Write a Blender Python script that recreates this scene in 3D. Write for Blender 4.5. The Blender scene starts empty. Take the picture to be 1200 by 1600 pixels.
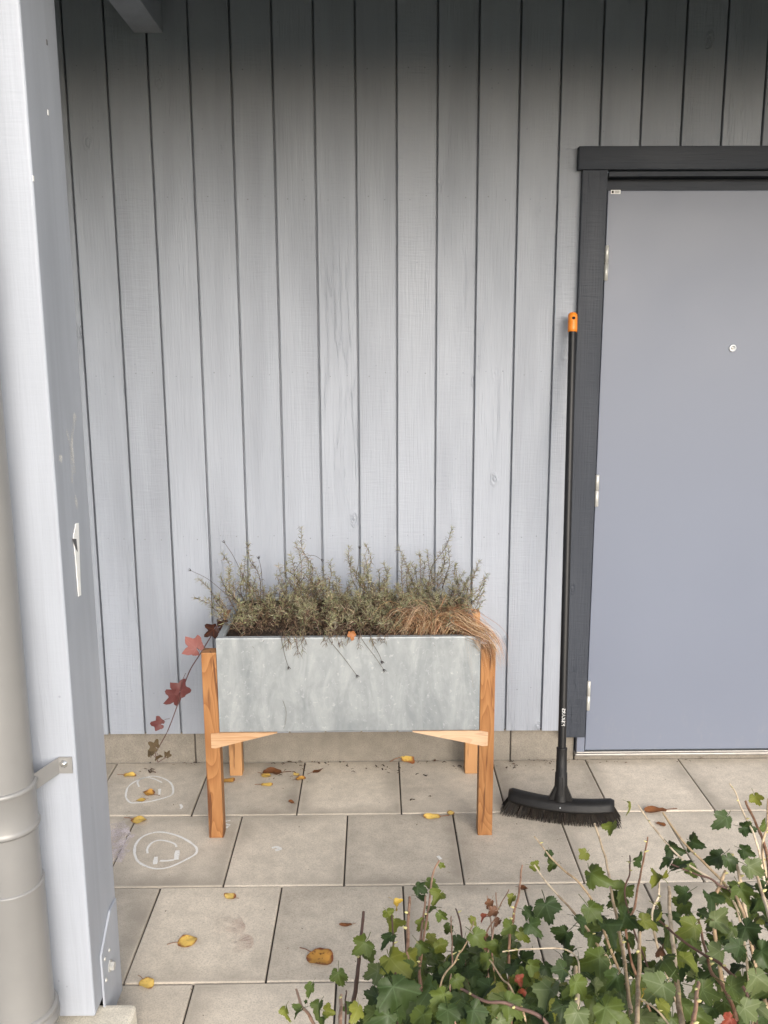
import bpy, bmesh, math, random
from mathutils import Vector, Matrix, noise as mnoise
R = math.radians
rnd = random.Random(7)
SC = bpy.context.scene
COL = SC.collection

# ------------------------------------------------------------------ camera, sky, sun, exposure
F_PX = 1406.0
CAM = Vector((0.0, -3.255, 1.618))
RW = Matrix(((0.9999363296, -0.0061223308, 0.0094791242),
             (-0.0104723347, -0.1905837246, 0.9816150845),
             (-0.0042032054, -0.9816518532, -0.1906357052)))   # world <- lens axes (right, down, forward)
cd = bpy.data.cameras.new('camera')
cam = bpy.data.objects.new('camera', cd)
COL.objects.link(cam)
cd.sensor_fit = 'VERTICAL'
cd.sensor_height = 24.0
cd.lens = 24.0 * F_PX / 1600.0
cd.clip_start = 0.05
cd.clip_end = 600
mr = Matrix.Identity(4)
for i in range(3):
    mr[i][0] = RW[i][0]
    mr[i][1] = -RW[i][1]
    mr[i][2] = -RW[i][2]
    mr[i][3] = CAM[i]
cam.matrix_world = mr
SC.camera = cam

SUN_EL, SUN_AZ = 24.0, 164.0      # azimuth measured from +Y (the wall side) clockwise seen from above
world = bpy.data.worlds.new('World')
SC.world = world
world.use_nodes = True
wn = world.node_tree.nodes
wl = world.node_tree.links
wn.clear()
sky = wn.new('ShaderNodeTexSky')
sky.sky_type = 'NISHITA'
sky.sun_disc = False
sky.sun_elevation = R(SUN_EL)
sky.sun_rotation = R(SUN_AZ)
sky.air_density = 1.0
sky.dust_density = 3.0
sky.ozone_density = 1.0
hsv = wn.new('ShaderNodeHueSaturation')
hsv.inputs['Saturation'].default_value = 0.65
bg = wn.new('ShaderNodeBackground')
bg.inputs['Strength'].default_value = 0.15
wo = wn.new('ShaderNodeOutputWorld')
wl.new(sky.outputs[0], hsv.inputs['Color'])
wl.new(hsv.outputs[0], bg.inputs['Color'])
wl.new(bg.outputs[0], wo.inputs['Surface'])

sd = bpy.data.lights.new('sun', 'SUN')
sd.energy = 1.05
sd.angle = R(44)
sd.color = (0.985, 0.99, 1.0)
sun = bpy.data.objects.new('sun', sd)
COL.objects.link(sun)
dv = Vector((math.sin(R(SUN_AZ)) * math.cos(R(SUN_EL)), math.cos(R(SUN_AZ)) * math.cos(R(SUN_EL)), math.sin(R(SUN_EL))))
sun.rotation_euler = dv.to_track_quat('Z', 'Y').to_euler()
sun.location = (-3, -8, 7)

SC.view_settings.view_transform = 'Standard'
SC.view_settings.look = 'None'
SC.view_settings.gamma = 1.0
SC.view_settings.use_curve_mapping = False
SC.view_settings.exposure = 0.93
SC.render.engine = 'CYCLES'
SC.cycles.max_bounces = 5
SC.cycles.diffuse_bounces = 3
SC.cycles.adaptive_threshold = 0.02
SC.cycles.glossy_bounces = 2

# ------------------------------------------------------------------ pixel -> place (photo pixels, 1200 x 1600)
def ray(px, py):
    return RW @ Vector((px - 600.0, py - 800.0, F_PX))
def on_z(px, py, z=0.0):
    r = ray(px, py)
    return CAM + r * ((z - CAM.z) / r.z)
def on_y(px, py, y):
    r = ray(px, py)
    return CAM + r * ((y - CAM.y) / r.y)
def on_x(px, py, x):
    r = ray(px, py)
    return CAM + r * ((x - CAM.x) / r.x)

# ------------------------------------------------------------------ node helpers
class NG:
    def __init__(s, name, rough=0.6, metal=0.0, spec=0.5):
        s.m = bpy.data.materials.new(name)
        s.m.use_nodes = True
        s.n = s.m.node_tree.nodes
        s.l = s.m.node_tree.links
        s.b = s.n['Principled BSDF']
        s.b.inputs['Roughness'].default_value = rough
        s.b.inputs['Metallic'].default_value = metal
        s.b.inputs['Specular IOR Level'].default_value = spec
    def put(s, sock, v):
        if isinstance(v, bpy.types.NodeSocket):
            s.l.new(v, sock)
        else:
            if isinstance(v, (tuple, list)) and len(v) == 3 and sock.type == 'RGBA':
                v = (*v, 1)
            sock.default_value = v
    def coords(s, kind='Object', scale=(1, 1, 1), rand=True):
        tc = s.n.new('ShaderNodeTexCoord')
        mp = s.n.new('ShaderNodeMapping')
        s.l.new(tc.outputs[kind], mp.inputs['Vector'])
        mp.inputs['Scale'].default_value = scale
        if rand:
            oi = s.n.new('ShaderNodeObjectInfo')
            ml = s.n.new('ShaderNodeVectorMath')
            ml.operation = 'MULTIPLY'
            s.l.new(oi.outputs['Random'], ml.inputs[0])
            ml.inputs[1].default_value = (37.0, 51.0, 23.0)
            s.l.new(ml.outputs[0], mp.inputs['Location'])
        return mp.outputs[0]
    def rand(s):
        return s.n.new('ShaderNodeObjectInfo').outputs['Random']
    def noise(s, vec, scale=5, detail=4, rough=0.55, dist=0.0):
        t = s.n.new('ShaderNodeTexNoise')
        s.l.new(vec, t.inputs['Vector'])
        t.inputs['Scale'].default_value = scale
        t.inputs['Detail'].default_value = detail
        t.inputs['Roughness'].default_value = rough
        t.inputs['Distortion'].default_value = dist
        return t.outputs['Fac']
    def voro(s, vec, scale=5, feature='F1', rnd_=1.0):
        t = s.n.new('ShaderNodeTexVoronoi')
        t.feature = feature
        s.l.new(vec, t.inputs['Vector'])
        t.inputs['Scale'].default_value = scale
        t.inputs['Randomness'].default_value = rnd_
        return t
    def ramp(s, fac, stops):
        r = s.n.new('ShaderNodeValToRGB')
        s.put(r.inputs[0], fac)
        e = r.color_ramp.elements
        while len(e) < len(stops):
            e.new(0.5)
        for i, (p, c) in enumerate(stops):
            e[i].position = p
            if not isinstance(c, (tuple, list)):
                c = (c, c, c)
            e[i].color = (*c[:3], 1)
        return r.outputs[0]
    def math(s, op, a, b=0.0, clamp=False):
        t = s.n.new('ShaderNodeMath')
        t.operation = op
        t.use_clamp = clamp
        s.put(t.inputs[0], a)
        s.put(t.inputs[1], b)
        return t.outputs[0]
    def mix(s, fac, a, b, mode='MIX'):
        t = s.n.new('ShaderNodeMix')
        t.data_type = 'RGBA'
        t.blend_type = mode
        s.put(t.inputs[0], fac)
        s.put(t.inputs[6], a)
        s.put(t.inputs[7], b)
        return t.outputs[2]
    def bump(s, h, strength=0.3, dist=0.01, prev=None):
        t = s.n.new('ShaderNodeBump')
        t.inputs['Strength'].default_value = strength
        t.inputs['Distance'].default_value = dist
        s.put(t.inputs['Height'], h)
        if prev is not None:
            s.l.new(prev, t.inputs['Normal'])
        return t.outputs[0]
    def sep(s, v):
        t = s.n.new('ShaderNodeSeparateXYZ')
        s.l.new(v, t.inputs[0])
        return t.outputs
    def done(s, col=None, normal=None, rough=None):
        if col is not None:
            s.put(s.b.inputs['Base Color'], col)
        if normal is not None:
            s.l.new(normal, s.b.inputs['Normal'])
        if rough is not None:
            s.put(s.b.inputs['Roughness'], rough)
        return s.m

def m_simple(name, col, rough=0.5, metal=0.0, var=0.08, scale=30, bump=0.1, spec=0.5):
    g = NG(name, rough, metal, spec)
    v = g.coords()
    n = g.noise(v, scale, 4)
    lo = tuple(c * (1 - var) for c in col)
    hi = tuple(min(1, c * (1 + var)) for c in col)
    c = g.ramp(n, [(0.3, lo), (0.7, hi)])
    return g.done(c, g.bump(g.noise(v, scale * 4, 3), bump, 0.004))

def m_painted_board(name, col, relief=1.0, horiz=False, rough=0.5, knots=1.0):
    g = NG(name, rough, 0, 0.35)
    sc = (2.0, 1, 1) if horiz else (1, 1, 1)
    v = g.coords()
    vs = g.coords(scale=(0.05, 1, 1) if horiz else (1, 1, 0.05))
    vm = g.coords(scale=(0.25, 1, 1) if horiz else (1, 1, 0.22))
    fine = g.noise(vs, 160, 2, 0.6)
    streak = g.noise(vs, 22, 2, 0.6, 1.0)
    blot = g.noise(vm, 5.0, 3, 0.6)
    # knots
    kw = g.n.new('ShaderNodeVectorMath')
    kw.operation = 'ADD'
    g.l.new(g.coords(scale=(0.5, 1, 2.2) if horiz else (1.5, 1, 0.8)), kw.inputs[0])
    kn = g.noise(v, 34, 3, 0.6)
    g.l.new(g.math('MULTIPLY', g.math('SUBTRACT', kn, 0.5), 0.03), kw.inputs[1])
    kv = g.voro(kw.outputs[0], 5.4)
    kd = kv.outputs['Distance']
    knot = g.ramp(kd, [(0.0, 1.0), (0.05, 0.8), (0.075, 0.0), (0.105, 0.55), (0.15, 0.1), (0.24, 0.0)])
    patch = g.ramp(g.noise(vm, 3.2, 1), [(0.42, 0.0), (0.58, 1.0)])
    patch2 = g.ramp(g.noise(vm, 4.1, 1, 0.5), [(0.5, 0.0), (0.62, 1.0)])
    patch3 = g.ramp(g.noise(vm, 2.3, 1, 0.5), [(0.42, 0.1), (0.6, 1.0)])
    chat = g.noise(g.coords(scale=(1, 1, 0.12) if horiz else (0.12, 1, 1)), 120, 2, 0.5, 0.5)
    split = g.ramp(g.noise(vs, 50, 3, 0.7, 1.5), [(0.55, 0.0), (0.66, 1.0)])
    c = g.mix(g.ramp(blot, [(0.35, 0.0), (0.7, 1.0)]), tuple(x * 1.05 for x in col), tuple(x * 0.86 for x in col))
    c = g.mix(g.ramp(streak, [(0.45, 0.0), (0.75, 0.40)]), c, tuple(x * 1.16 for x in col))
    c = g.mix(g.math('MULTIPLY', g.math('MULTIPLY', knot, patch), 0.08 * knots), c, tuple(x * 0.72 for x in col))
    tone = g.math('MULTIPLY_ADD', g.rand(), 0.07)
    g.n[-1].inputs[2].default_value = 0.96
    cm = g.n.new('ShaderNodeMix')
    cm.data_type = 'RGBA'
    cm.blend_type = 'MULTIPLY'
    cm.inputs[0].default_value = 1.0
    g.l.new(c, cm.inputs[6])
    g.l.new(tone, cm.inputs[7])
    c = cm.outputs[2]
    # small nail / dirt specks
    sp = g.ramp(g.voro(v, 26).outputs['Distance'], [(0.0, 1.0), (0.055, 0.8), (0.075, 0.0)])
    spn = g.ramp(g.noise(v, 9, 1), [(0.62, 0.0), (0.66, 1.0)])
    c = g.mix(g.math('MULTIPLY', g.math('MULTIPLY', sp, spn), 0.45), c, tuple(x * 0.45 for x in col))
    nb = g.bump(fine, 0.55 * relief, 0.003)
    nb = g.bump(g.math('MULTIPLY', split, g.math('MULTIPLY', patch, patch2)), 0.6 * relief, 0.004, nb)
    nb = g.bump(g.math('MULTIPLY', knot, patch), 0.75 * relief * knots, 0.007, nb)
    nb = g.bump(g.math('MULTIPLY', chat, patch3), 0.6 * relief, 0.003, nb)
    return g.done(c, nb, g.ramp(blot, [(0.3, rough - 0.08), (0.7, rough + 0.12)]))

def m_concrete(name, col, edge=None, scale=1.0, stain=0.5, pebble=0.25):
    g = NG(name, 0.85, 0, 0.25)
    v = g.coords()
    big = g.noise(v, 4.5 * scale, 5, 0.6, 0.4)
    mid = g.noise(v, 22 * scale, 5, 0.65)
    fine = g.noise(v, 260 * scale, 3, 0.7)
    c = g.ramp(big, [(0.28, tuple(x * (1 - 0.34 * stain) for x in col)), (0.5, col), (0.72, tuple(x * (1 + 0.12 * stain) for x in col))])
    c = g.mix(0.62, c, g.ramp(mid, [(0.3, tuple(x * 0.76 for x in col)), (0.7, tuple(x * 1.18 for x in col))]))
    c = g.mix(g.ramp(fine, [(0.38, 0.5), (0.52, 0.0)]), c, tuple(x * 0.55 for x in col))
    c = g.mix(g.ramp(fine, [(0.58, 0.0), (0.7, 0.35)]), c, tuple(min(1, x * 1.3) for x in col))
    if edge:
        tc = g.n.new('ShaderNodeTexCoord')
        x, y, z = g.sep(tc.outputs['Object'])
        dx = g.math('SUBTRACT', edge[0], g.math('ABSOLUTE', x))
        dy = g.math('SUBTRACT', edge[1], g.math('ABSOLUTE', y))
        d = g.math('MINIMUM', dx, dy)
        d2 = g.math('ADD', d, g.math('MULTIPLY', g.math('SUBTRACT', g.noise(v, 9, 4), 0.5), 0.11))
        dirt = g.ramp(d2, [(0.0, 1.0), (0.03, 0.6), (0.065, 0.12), (0.10, 0.0)])
        amt = g.ramp(g.noise(v, 2.6, 2), [(0.36, 0.12), (0.64, 0.85)])
        c = g.mix(g.math('MULTIPLY', dirt, amt), c, tuple(x * 0.50 for x in col))
        rim = g.ramp(d, [(0.0, 1.0), (0.006, 0.7), (0.012, 0.0)])
        c = g.mix(g.math('MULTIPLY', rim, 0.14), c, tuple(x * 1.2 for x in col))
        sp = g.ramp(g.voro(v, 34).outputs['Distance'], [(0.0, 1.0), (0.06, 0.8), (0.09, 0.0)])
        spn = g.ramp(g.noise(v, 13, 1), [(0.62, 0.0), (0.66, 1.0)])
        c = g.mix(g.math('MULTIPLY', g.math('MULTIPLY', sp, spn), 0.7), c, (0.06, 0.05, 0.04))
        tone = g.ramp(g.rand(), [(0.0, 0.80), (1.0, 1.05)])
        c = g.mix(1.0, c, tone, 'MULTIPLY')
    nb = g.bump(fine, pebble, 0.002)
    nb = g.bump(mid, 0.15, 0.006, nb)
    return g.done(c, nb)

def m_wood(name, light, dark, stain=(0.10, 0.035, 0.012), stains=0.6, axis='Z', rough=0.55):
    g = NG(name, rough, 0, 0.35)
    k = {'Z': (1, 1, 0.07), 'X': (0.07, 1, 1)}[axis]
    k2 = {'Z': (1, 1, 0.16), 'X': (0.16, 1, 1)}[axis]
    v = g.coords(scale=k)
    v2 = g.coords(scale=k2)
    warp = g.noise(v2, 16, 1, 0.5, 0.5)
    rings = g.math('FRACT', g.math('MULTIPLY', warp, 11.0))
    rings = g.ramp(rings, [(0.0, 0.0), (0.75, 0.65), (0.93, 1.0), (1.0, 0.0)])
    fib = g.noise(v, 190, 4, 0.6)
    c = g.mix(g.math('MULTIPLY', rings, 0.75), light, dark)
    c = g.mix(g.ramp(fib, [(0.35, 0.0), (0.7, 0.35)]), c, tuple(x * 0.75 for x in dark))
    big = g.noise(v2, 3.4, 3, 0.5)
    c = g.mix(g.ramp(big, [(0.42, 0.0), (0.66, 0.8)]), c, (light[0] * 1.45, light[1] * 1.65, light[2] * 2.0))
    st = g.noise(g.coords(scale={'Z': (1, 1, 0.10), 'X': (0.10, 1, 1)}[axis]), 30, 3, 0.5, 1.0)
    c = g.mix(g.math('MULTIPLY', g.ramp(st, [(0.555, 0.0), (0.62, 1.0)]), stains), c, stain)
    return g.done(c, g.bump(fib, 0.25, 0.002, g.bump(rings, 0.12, 0.002)))

def m_vcol(name, rough=0.6, trans=0.0, spec=0.3):
    g = NG(name, rough, 0, spec)
    a = g.n.new('ShaderNodeVertexColor')
    a.layer_name = 'tint'
    n = g.noise(g.coords(rand=False), 180, 3)
    c = g.mix(1.0, a.outputs[0], g.ramp(n, [(0.3, 0.50), (0.7, 0.82)]), 'MULTIPLY')
    return g.done(c)

def m_leaf(name, stops, vein, rough=0.6, edge=None, spots=0.0, veinw=1.0, lobes=(0, 0.95, -0.95, 1.85, -1.85)):
    """colour by object, paler veins running out of the stalk to each lobe"""
    g = NG(name, rough, 0, 0.3)
    tc = g.n.new('ShaderNodeTexCoord')
    x, y, z = g.sep(tc.outputs['Object'])
    vv = g.coords()
    base = g.ramp(g.rand(), stops)
    base = g.mix(g.ramp(g.noise(vv, 60, 4), [(0.3, 0.0), (0.75, 0.5)]), base, tuple(min(1, q * 1.25) for q in stops[-1][1]))
    ang = g.math('ARCTAN2', x, y)
    r = g.math('SQRT', g.math('ADD', g.math('MULTIPLY', x, x), g.math('MULTIPLY', y, y)))
    best = None
    for a in lobes:
        d = g.math('ABSOLUTE', g.math('MULTIPLY', g.math('SUBTRACT', ang, a), r))
        best = d if best is None else g.math('MINIMUM', best, d)
    vf = g.ramp(best, [(0.0, 1.0), (0.012 * veinw, 0.7), (0.03 * veinw, 0.0)])
    # side veins
    sv = g.math('FRACT', g.math('ADD', g.math('MULTIPLY', r, 7.0), g.math('MULTIPLY', best, -5.0)))
    svf = g.ramp(sv, [(0.0, 0.55), (0.09, 0.0), (0.92, 0.0), (1.0, 0.55)])
    c = g.mix(g.math('MULTIPLY', vf, 0.34), base, vein)
    c = g.mix(g.math('MULTIPLY', svf, 0.16), c, vein)
    if edge:
        ef = g.ramp(g.math('ADD', r, g.math('MULTIPLY', g.noise(vv, 3.2, 3), 0.5)), [(edge[1], 0.0), (edge[1] + 0.16, 1.0)])
        c = g.mix(ef, c, edge[0])
    if spots:
        sp = g.ramp(g.noise(vv, 7, 4), [(0.60, 0.0), (0.68, 1.0)])
        c = g.mix(g.math('MULTIPLY', sp, spots), c, (0.10, 0.035, 0.015))
    c = g.mix(1.0, c, (0.84, 0.84, 0.84), 'MULTIPLY')
    nb = g.bump(g.math('ADD', vf, g.math('MULTIPLY', svf, 0.5)), -0.35, 0.03)
    return g.done(c, nb, g.ramp(g.noise(vv, 3.0, 2), [(0.3, rough - 0.14), (0.7, rough + 0.14)]))

M = {}
M['board'] = m_painted_board('painted_cladding', (0.288, 0.312, 0.358))
M['trim'] = m_painted_board('dark_trim_paint', (0.034, 0.040, 0.053), 1.0, rough=0.62)
M['trim_h'] = m_painted_board('dark_trim_paint_level', (0.034, 0.040, 0.053), 1.0, True, rough=0.62)
M['post'] = m_painted_board('post_paint', (0.36, 0.386, 0.436), 0.35, rough=0.42, knots=0.0)
def m_door(col):
    g = NG('door_paint', 0.4, 0, 0.45)
    v = g.coords(rand=False)
    big = g.noise(v, 1.6, 3, 0.5)
    c = g.ramp(big, [(0.3, tuple(x * 0.985 for x in col)), (0.7, tuple(x * 1.015 for x in col))])
    sp = g.ramp(g.voro(v, 15).outputs['Distance'], [(0.0, 1.0), (0.03, 0.8), (0.05, 0.0)])
    sel = g.ramp(g.noise(v, 6, 1), [(0.60, 0.0), (0.64, 1.0)])
    c = g.mix(g.math('MULTIPLY', g.math('MULTIPLY', sp, sel), 0.45), c, tuple(x * 0.55 for x in col))
    gr = g.ramp(g.noise(g.coords(scale=(1, 1, 0.3), rand=False), 30, 5, 0.7), [(0.55, 0.0), (0.8, 0.35)])
    x, y, z = g.sep(v)
    low = g.ramp(g.math('ADD', z, 1.05), [(0.0, 1.0), (0.22, 0.0)])
    c = g.mix(g.math('MULTIPLY', gr, low), c, (0.30, 0.28, 0.25))
    return g.done(c, g.bump(g.noise(v, 240, 2), 0.06, 0.002), g.ramp(g.noise(v, 3, 4), [(0.3, 0.40), (0.7, 0.48)]))
M['door'] = m_door((0.148, 0.168, 0.220))
M['frame'] = m_simple('frame_paint', (0.15, 0.168, 0.22), 0.42, 0, 0.03, 5, 0.03)
M['nail'] = m_simple('painted_nail', (0.17, 0.18, 0.20), 0.5)
M['dark'] = m_simple('dark_backing', (0.10, 0.10, 0.105), 0.9)
M['slab'] = m_concrete('paving_concrete', (0.655, 0.58, 0.48), edge=(0.1785, 0.202), stain=0.85)
M['plinth'] = m_concrete('plinth_concrete', (0.25, 0.225, 0.19), stain=0.7)
M['splash'] = m_concrete('cast_concrete', (0.70, 0.65, 0.55), stain=0.6)
M['soil'] = m_concrete('dark_soil', (0.055, 0.042, 0.032), stain=1.0, pebble=0.8)
M['sand'] = m_concrete('joint_sand', (0.075, 0.065, 0.055), stain=1.0, pebble=0.8)
M['leg'] = m_wood('oiled_pine', (0.36, 0.175, 0.066), (0.205, 0.078, 0.024), stains=0.9)
M['gusset'] = m_wood('fresh_pine', (0.50, 0.33, 0.195), (0.37, 0.185, 0.08), stains=0.35, axis='X')
M['steel'] = m_simple('galvanised_fitting', (0.50, 0.52, 0.55), 0.38, 0.7, 0.12, 60, 0.1)
M['hinge'] = m_simple('pale_hinge_metal', (0.45, 0.45, 0.43), 0.35, 0.3, 0.08, 60, 0.05)
M['chrome'] = m_simple('bright_metal', (0.72, 0.71, 0.68), 0.25, 0.9, 0.05, 80, 0.05)
M['thresh'] = m_simple('threshold_metal', (0.30, 0.29, 0.275), 0.35, 0.5, 0.1, 40, 0.1)
M['pipe'] = m_simple('downpipe_coating', (0.25, 0.246, 0.24), 0.40, 0.15, 0.04, 12, 0.04)
M['black'] = m_simple('black_plastic', (0.010, 0.0095, 0.0095), 0.5, 0, 0.25, 60, 0.25, 0.3)
M['tube'] = m_simple('black_coated_tube', (0.008, 0.008, 0.009), 0.42, 0, 0.15, 60, 0.05, 0.3)
M['orange'] = m_simple('orange_plastic', (0.68, 0.20, 0.014), 0.4, 0, 0.05, 40, 0.05)
M['hole'] = m_simple('dark_hole', (0.012, 0.008, 0.006), 0.9)
M['white'] = m_simple('white_print', (0.80, 0.80, 0.79), 0.5)
M['bristle'] = m_vcol('bristle_fibre', 0.6)
M['veg'] = m_vcol('dry_foliage', 0.65)
M['blade'] = m_vcol('dry_grass', 0.55)
M['litter'] = m_vcol('dry_litter', 0.8)
M['lawn'] = m_concrete('lawn_ground', (0.05, 0.062, 0.028), stain=1.0, pebble=0.9)
def m_zinc():
    g = NG('galvanised_sheet', 0.5, 0.35, 0.5)
    v = g.coords()
    vs = g.coords(scale=(1, 1, 0.28))
    a = g.noise(vs, 16, 5, 0.66, 0.9)
    b = g.noise(v, 70, 4, 0.7, 0.6)
    sp = g.voro(g.coords(scale=(1, 1, 0.7)), 75)
    c = g.ramp(a, [(0.28, (0.195, 0.215, 0.228)), (0.5, (0.272, 0.293, 0.304)), (0.72, (0.358, 0.379, 0.387))])
    c = g.mix(0.16, c, g.ramp(sp.outputs['Color'], [(0.2, (0.226, 0.246, 0.256)), (0.8, (0.351, 0.370, 0.379))]))
    w = g.ramp(b, [(0.59, 0.0), (0.69, 1.0)])
    c = g.mix(g.math('MULTIPLY', w, 0.55), c, (0.483, 0.496, 0.508))
    d = g.ramp(g.noise(v, 5, 5, 0.6), [(0.58, 0.0), (0.75, 0.6)])
    c = g.mix(d, c, (0.179, 0.200, 0.212))
    return g.done(c, g.bump(a, 0.12, 0.003), g.ramp(b, [(0.3, 0.42), (0.7, 0.62)]))
M['zinc'] = m_zinc()
def m_chalk(name, col, cover, soft=0):
    g = NG(name, 0.95, 0, 0.1)
    v = g.coords()
    n = g.noise(v, 330, 2, 0.7)
    n2 = g.noise(v, 30, 2, 0.6)
    f = g.ramp(g.math('ADD', n, g.math('MULTIPLY', g.math('SUBTRACT', n2, 0.5), 0.5)), [(0.62 - cover * 0.4, 0.0), (0.72 - cover * 0.4, 1.0)])
    g.put(g.b.inputs['Alpha'], g.math('MULTIPLY', f, 0.5 + 0.5 * cover))
    if soft:
        tc = g.n.new('ShaderNodeTexCoord')
        g.put(g.b.inputs['Alpha'], g.math('MULTIPLY', g.ramp(g.noise(v, 16, 4, 0.6), [(0.4, 0.0), (0.7, 1.0)]), soft))
    return g.done(col)
M['chalk'] = m_chalk('white_chalk', (0.80, 0.79, 0.76), 0.85)
M['chalk_thin'] = m_chalk('faint_white_chalk', (0.80, 0.79, 0.76), 0.32)
M['chalk_pink'] = m_chalk('pale_pink_chalk', (0.78, 0.70, 0.72), 0.42)
M['chalk_faint'] = m_chalk('faint_pink_chalk', (0.55, 0.40, 0.34), 0.30, 0.45)
G0 = [(0.0, (0.034, 0.054, 0.009)), (0.5, (0.056, 0.084, 0.013)), (0.85, (0.078, 0.108, 0.018)), (1.0, (0.10, 0.128, 0.026))]
M['leaf_g'] = m_leaf('currant_leaf_green', G0, (0.16, 0.22, 0.085))
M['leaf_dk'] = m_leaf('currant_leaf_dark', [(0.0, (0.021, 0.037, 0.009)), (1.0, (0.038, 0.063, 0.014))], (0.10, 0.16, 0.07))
M['leaf_pale'] = m_leaf('currant_leaf_pale', [(0.0, (0.075, 0.105, 0.034)), (1.0, (0.105, 0.13, 0.048))], (0.25, 0.28, 0.16), edge=((0.16, 0.10, 0.04), 1.05))
M['leaf_yg'] = m_leaf('currant_leaf_yellowing', [(0.0, (0.085, 0.115, 0.015)), (1.0, (0.155, 0.165, 0.024))], (0.26, 0.27, 0.08), edge=((0.20, 0.07, 0.025), 1.06))
M['leaf_y'] = m_leaf('currant_leaf_yellow', [(0.0, (0.55, 0.36, 0.05)), (1.0, (0.62, 0.44, 0.08))], (0.66, 0.5, 0.18), edge=((0.32, 0.10, 0.04), 1.0))
M['leaf_r'] = m_leaf('currant_leaf_red', [(0.0, (0.17, 0.028, 0.018)), (1.0, (0.22, 0.06, 0.03))], (0.4, 0.14, 0.08), spots=0.5)
M['leaf_br'] = m_leaf('dead_leaf_brown', [(0.0, (0.10, 0.045, 0.022)), (1.0, (0.21, 0.095, 0.045))], (0.22, 0.12, 0.07), spots=0.4)
M['leaf_br2'] = m_leaf('dead_leaf_rust', [(0.0, (0.27, 0.10, 0.03)), (1.0, (0.30, 0.12, 0.04))], (0.2, 0.08, 0.03), spots=0.8)
M['vine_pink'] = m_leaf('vine_leaf_pink', [(0.0, (0.24, 0.085, 0.075)), (1.0, (0.27, 0.10, 0.085))], (0.36, 0.165, 0.14), rough=0.55, edge=((0.28, 0.07, 0.05), 1.0))
M['vine_red'] = m_leaf('vine_leaf_red', [(0.0, (0.10, 0.030, 0.030)), (1.0, (0.125, 0.037, 0.034))], (0.15, 0.05, 0.045), rough=0.55)
M['vine_dark'] = m_leaf('vine_leaf_dark', [(0.0, (0.030, 0.010, 0.008)), (1.0, (0.038, 0.013, 0.009))], (0.16, 0.055, 0.02), rough=0.5, veinw=2.0)
M['vine_dry'] = m_leaf('vine_leaf_dry', [(0.0, (0.075, 0.05, 0.028)), (1.0, (0.10, 0.07, 0.03))], (0.05, 0.035, 0.02), rough=0.7)
OV = (0, 0.6, -0.6)
M['fall_y'] = m_leaf('fallen_leaf_yellow', [(0.0, (0.72, 0.46, 0.09)), (1.0, (0.80, 0.57, 0.17))], (0.72, 0.50, 0.16), edge=((0.30, 0.11, 0.04), 0.58), lobes=OV, spots=0.3)
M['fall_o'] = m_leaf('fallen_leaf_orange', [(0.0, (0.52, 0.25, 0.05)), (1.0, (0.58, 0.31, 0.07))], (0.5, 0.26, 0.07), edge=((0.20, 0.065, 0.03), 0.56), lobes=OV, spots=0.8)
M['fall_b'] = m_leaf('fallen_leaf_brown', [(0.0, (0.13, 0.05, 0.02)), (1.0, (0.22, 0.085, 0.03))], (0.26, 0.12, 0.05), lobes=OV, spots=0.5)
M['cane_pale'] = m_wood('pale_cane_bark', (0.56, 0.42, 0.26), (0.40, 0.26, 0.15), stains=0.4)
M['cane_red'] = m_wood('red_cane_bark', (0.34, 0.20, 0.12), (0.22, 0.11, 0.07), stains=0.5)
M['cane_dark'] = m_wood('dark_cane_bark', (0.12, 0.065, 0.045), (0.075, 0.04, 0.03), stains=0.3)
M['bud'] = m_simple('pale_bud', (0.55, 0.50, 0.22), 0.6)
M['vine_stem'] = m_simple('vine_stem_bark', (0.085, 0.035, 0.03), 0.6)

# ------------------------------------------------------------------ mesh helpers
def link(name, me, mat=None, parent=None, loc=(0, 0, 0), rot=(0, 0, 0), scale=None):
    o = bpy.data.objects.new(name, me)
    COL.objects.link(o)
    if mat is not None and me is not None and len(me.materials) == 0:
        me.materials.append(mat)
    o.location = loc
    o.rotation_euler = rot
    if scale is not None:
        o.scale = scale if isinstance(scale, (tuple, list, Vector)) else (scale, scale, scale)
    if parent is not None:
        o.parent = parent
    return o
def tag(o, label=None, cat=None, group=None, kind=None):
    if label:
        o['label'] = label
    if cat:
        o['category'] = cat
    if group:
        o['group'] = group
    if kind:
        o['kind'] = kind
    return o
def empty(name, loc, label=None, cat=None, group=None, kind=None):
    o = bpy.data.objects.new(name, None)
    COL.objects.link(o)
    o.location = loc
    o.empty_display_size = 0.05
    return tag(o, label, cat, group, kind)
def to_mesh(bm, name, smooth=False):
    me = bpy.data.meshes.new(name)
    bmesh.ops.recalc_face_normals(bm, faces=bm.faces)
    bm.to_mesh(me)
    bm.free()
    if smooth:
        for p in me.polygons:
            p.use_smooth = True
    return me
def box_mesh(name, sx, sy, sz, bev=0.0, seg=2):
    bm = bmesh.new()
    bmesh.ops.create_cube(bm, size=1.0)
    bmesh.ops.scale(bm, vec=(sx, sy, sz), verts=bm.verts)
    if bev:
        bmesh.ops.bevel(bm, geom=list(bm.edges), offset=bev, segments=seg, affect='EDGES', profile=0.6)
    return to_mesh(bm, name)
def rel(parent, p):
    return Vector(p) - (world_loc(parent) if parent is not None else Vector((0, 0, 0)))
def world_loc(o):
    v = Vector(o.location)
    while o.parent is not None:
        o = o.parent
        v = v + Vector(o.location)
    return v
def box(name, mat, parent, x0, x1, y0, y1, z0, z1, bev=0.0, seg=2):
    me = box_mesh(name, x1 - x0, y1 - y0, z1 - z0, bev, seg)
    return link(name, me, mat, parent, rel(parent, ((x0 + x1) / 2, (y0 + y1) / 2, (z0 + z1) / 2)))
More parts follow.
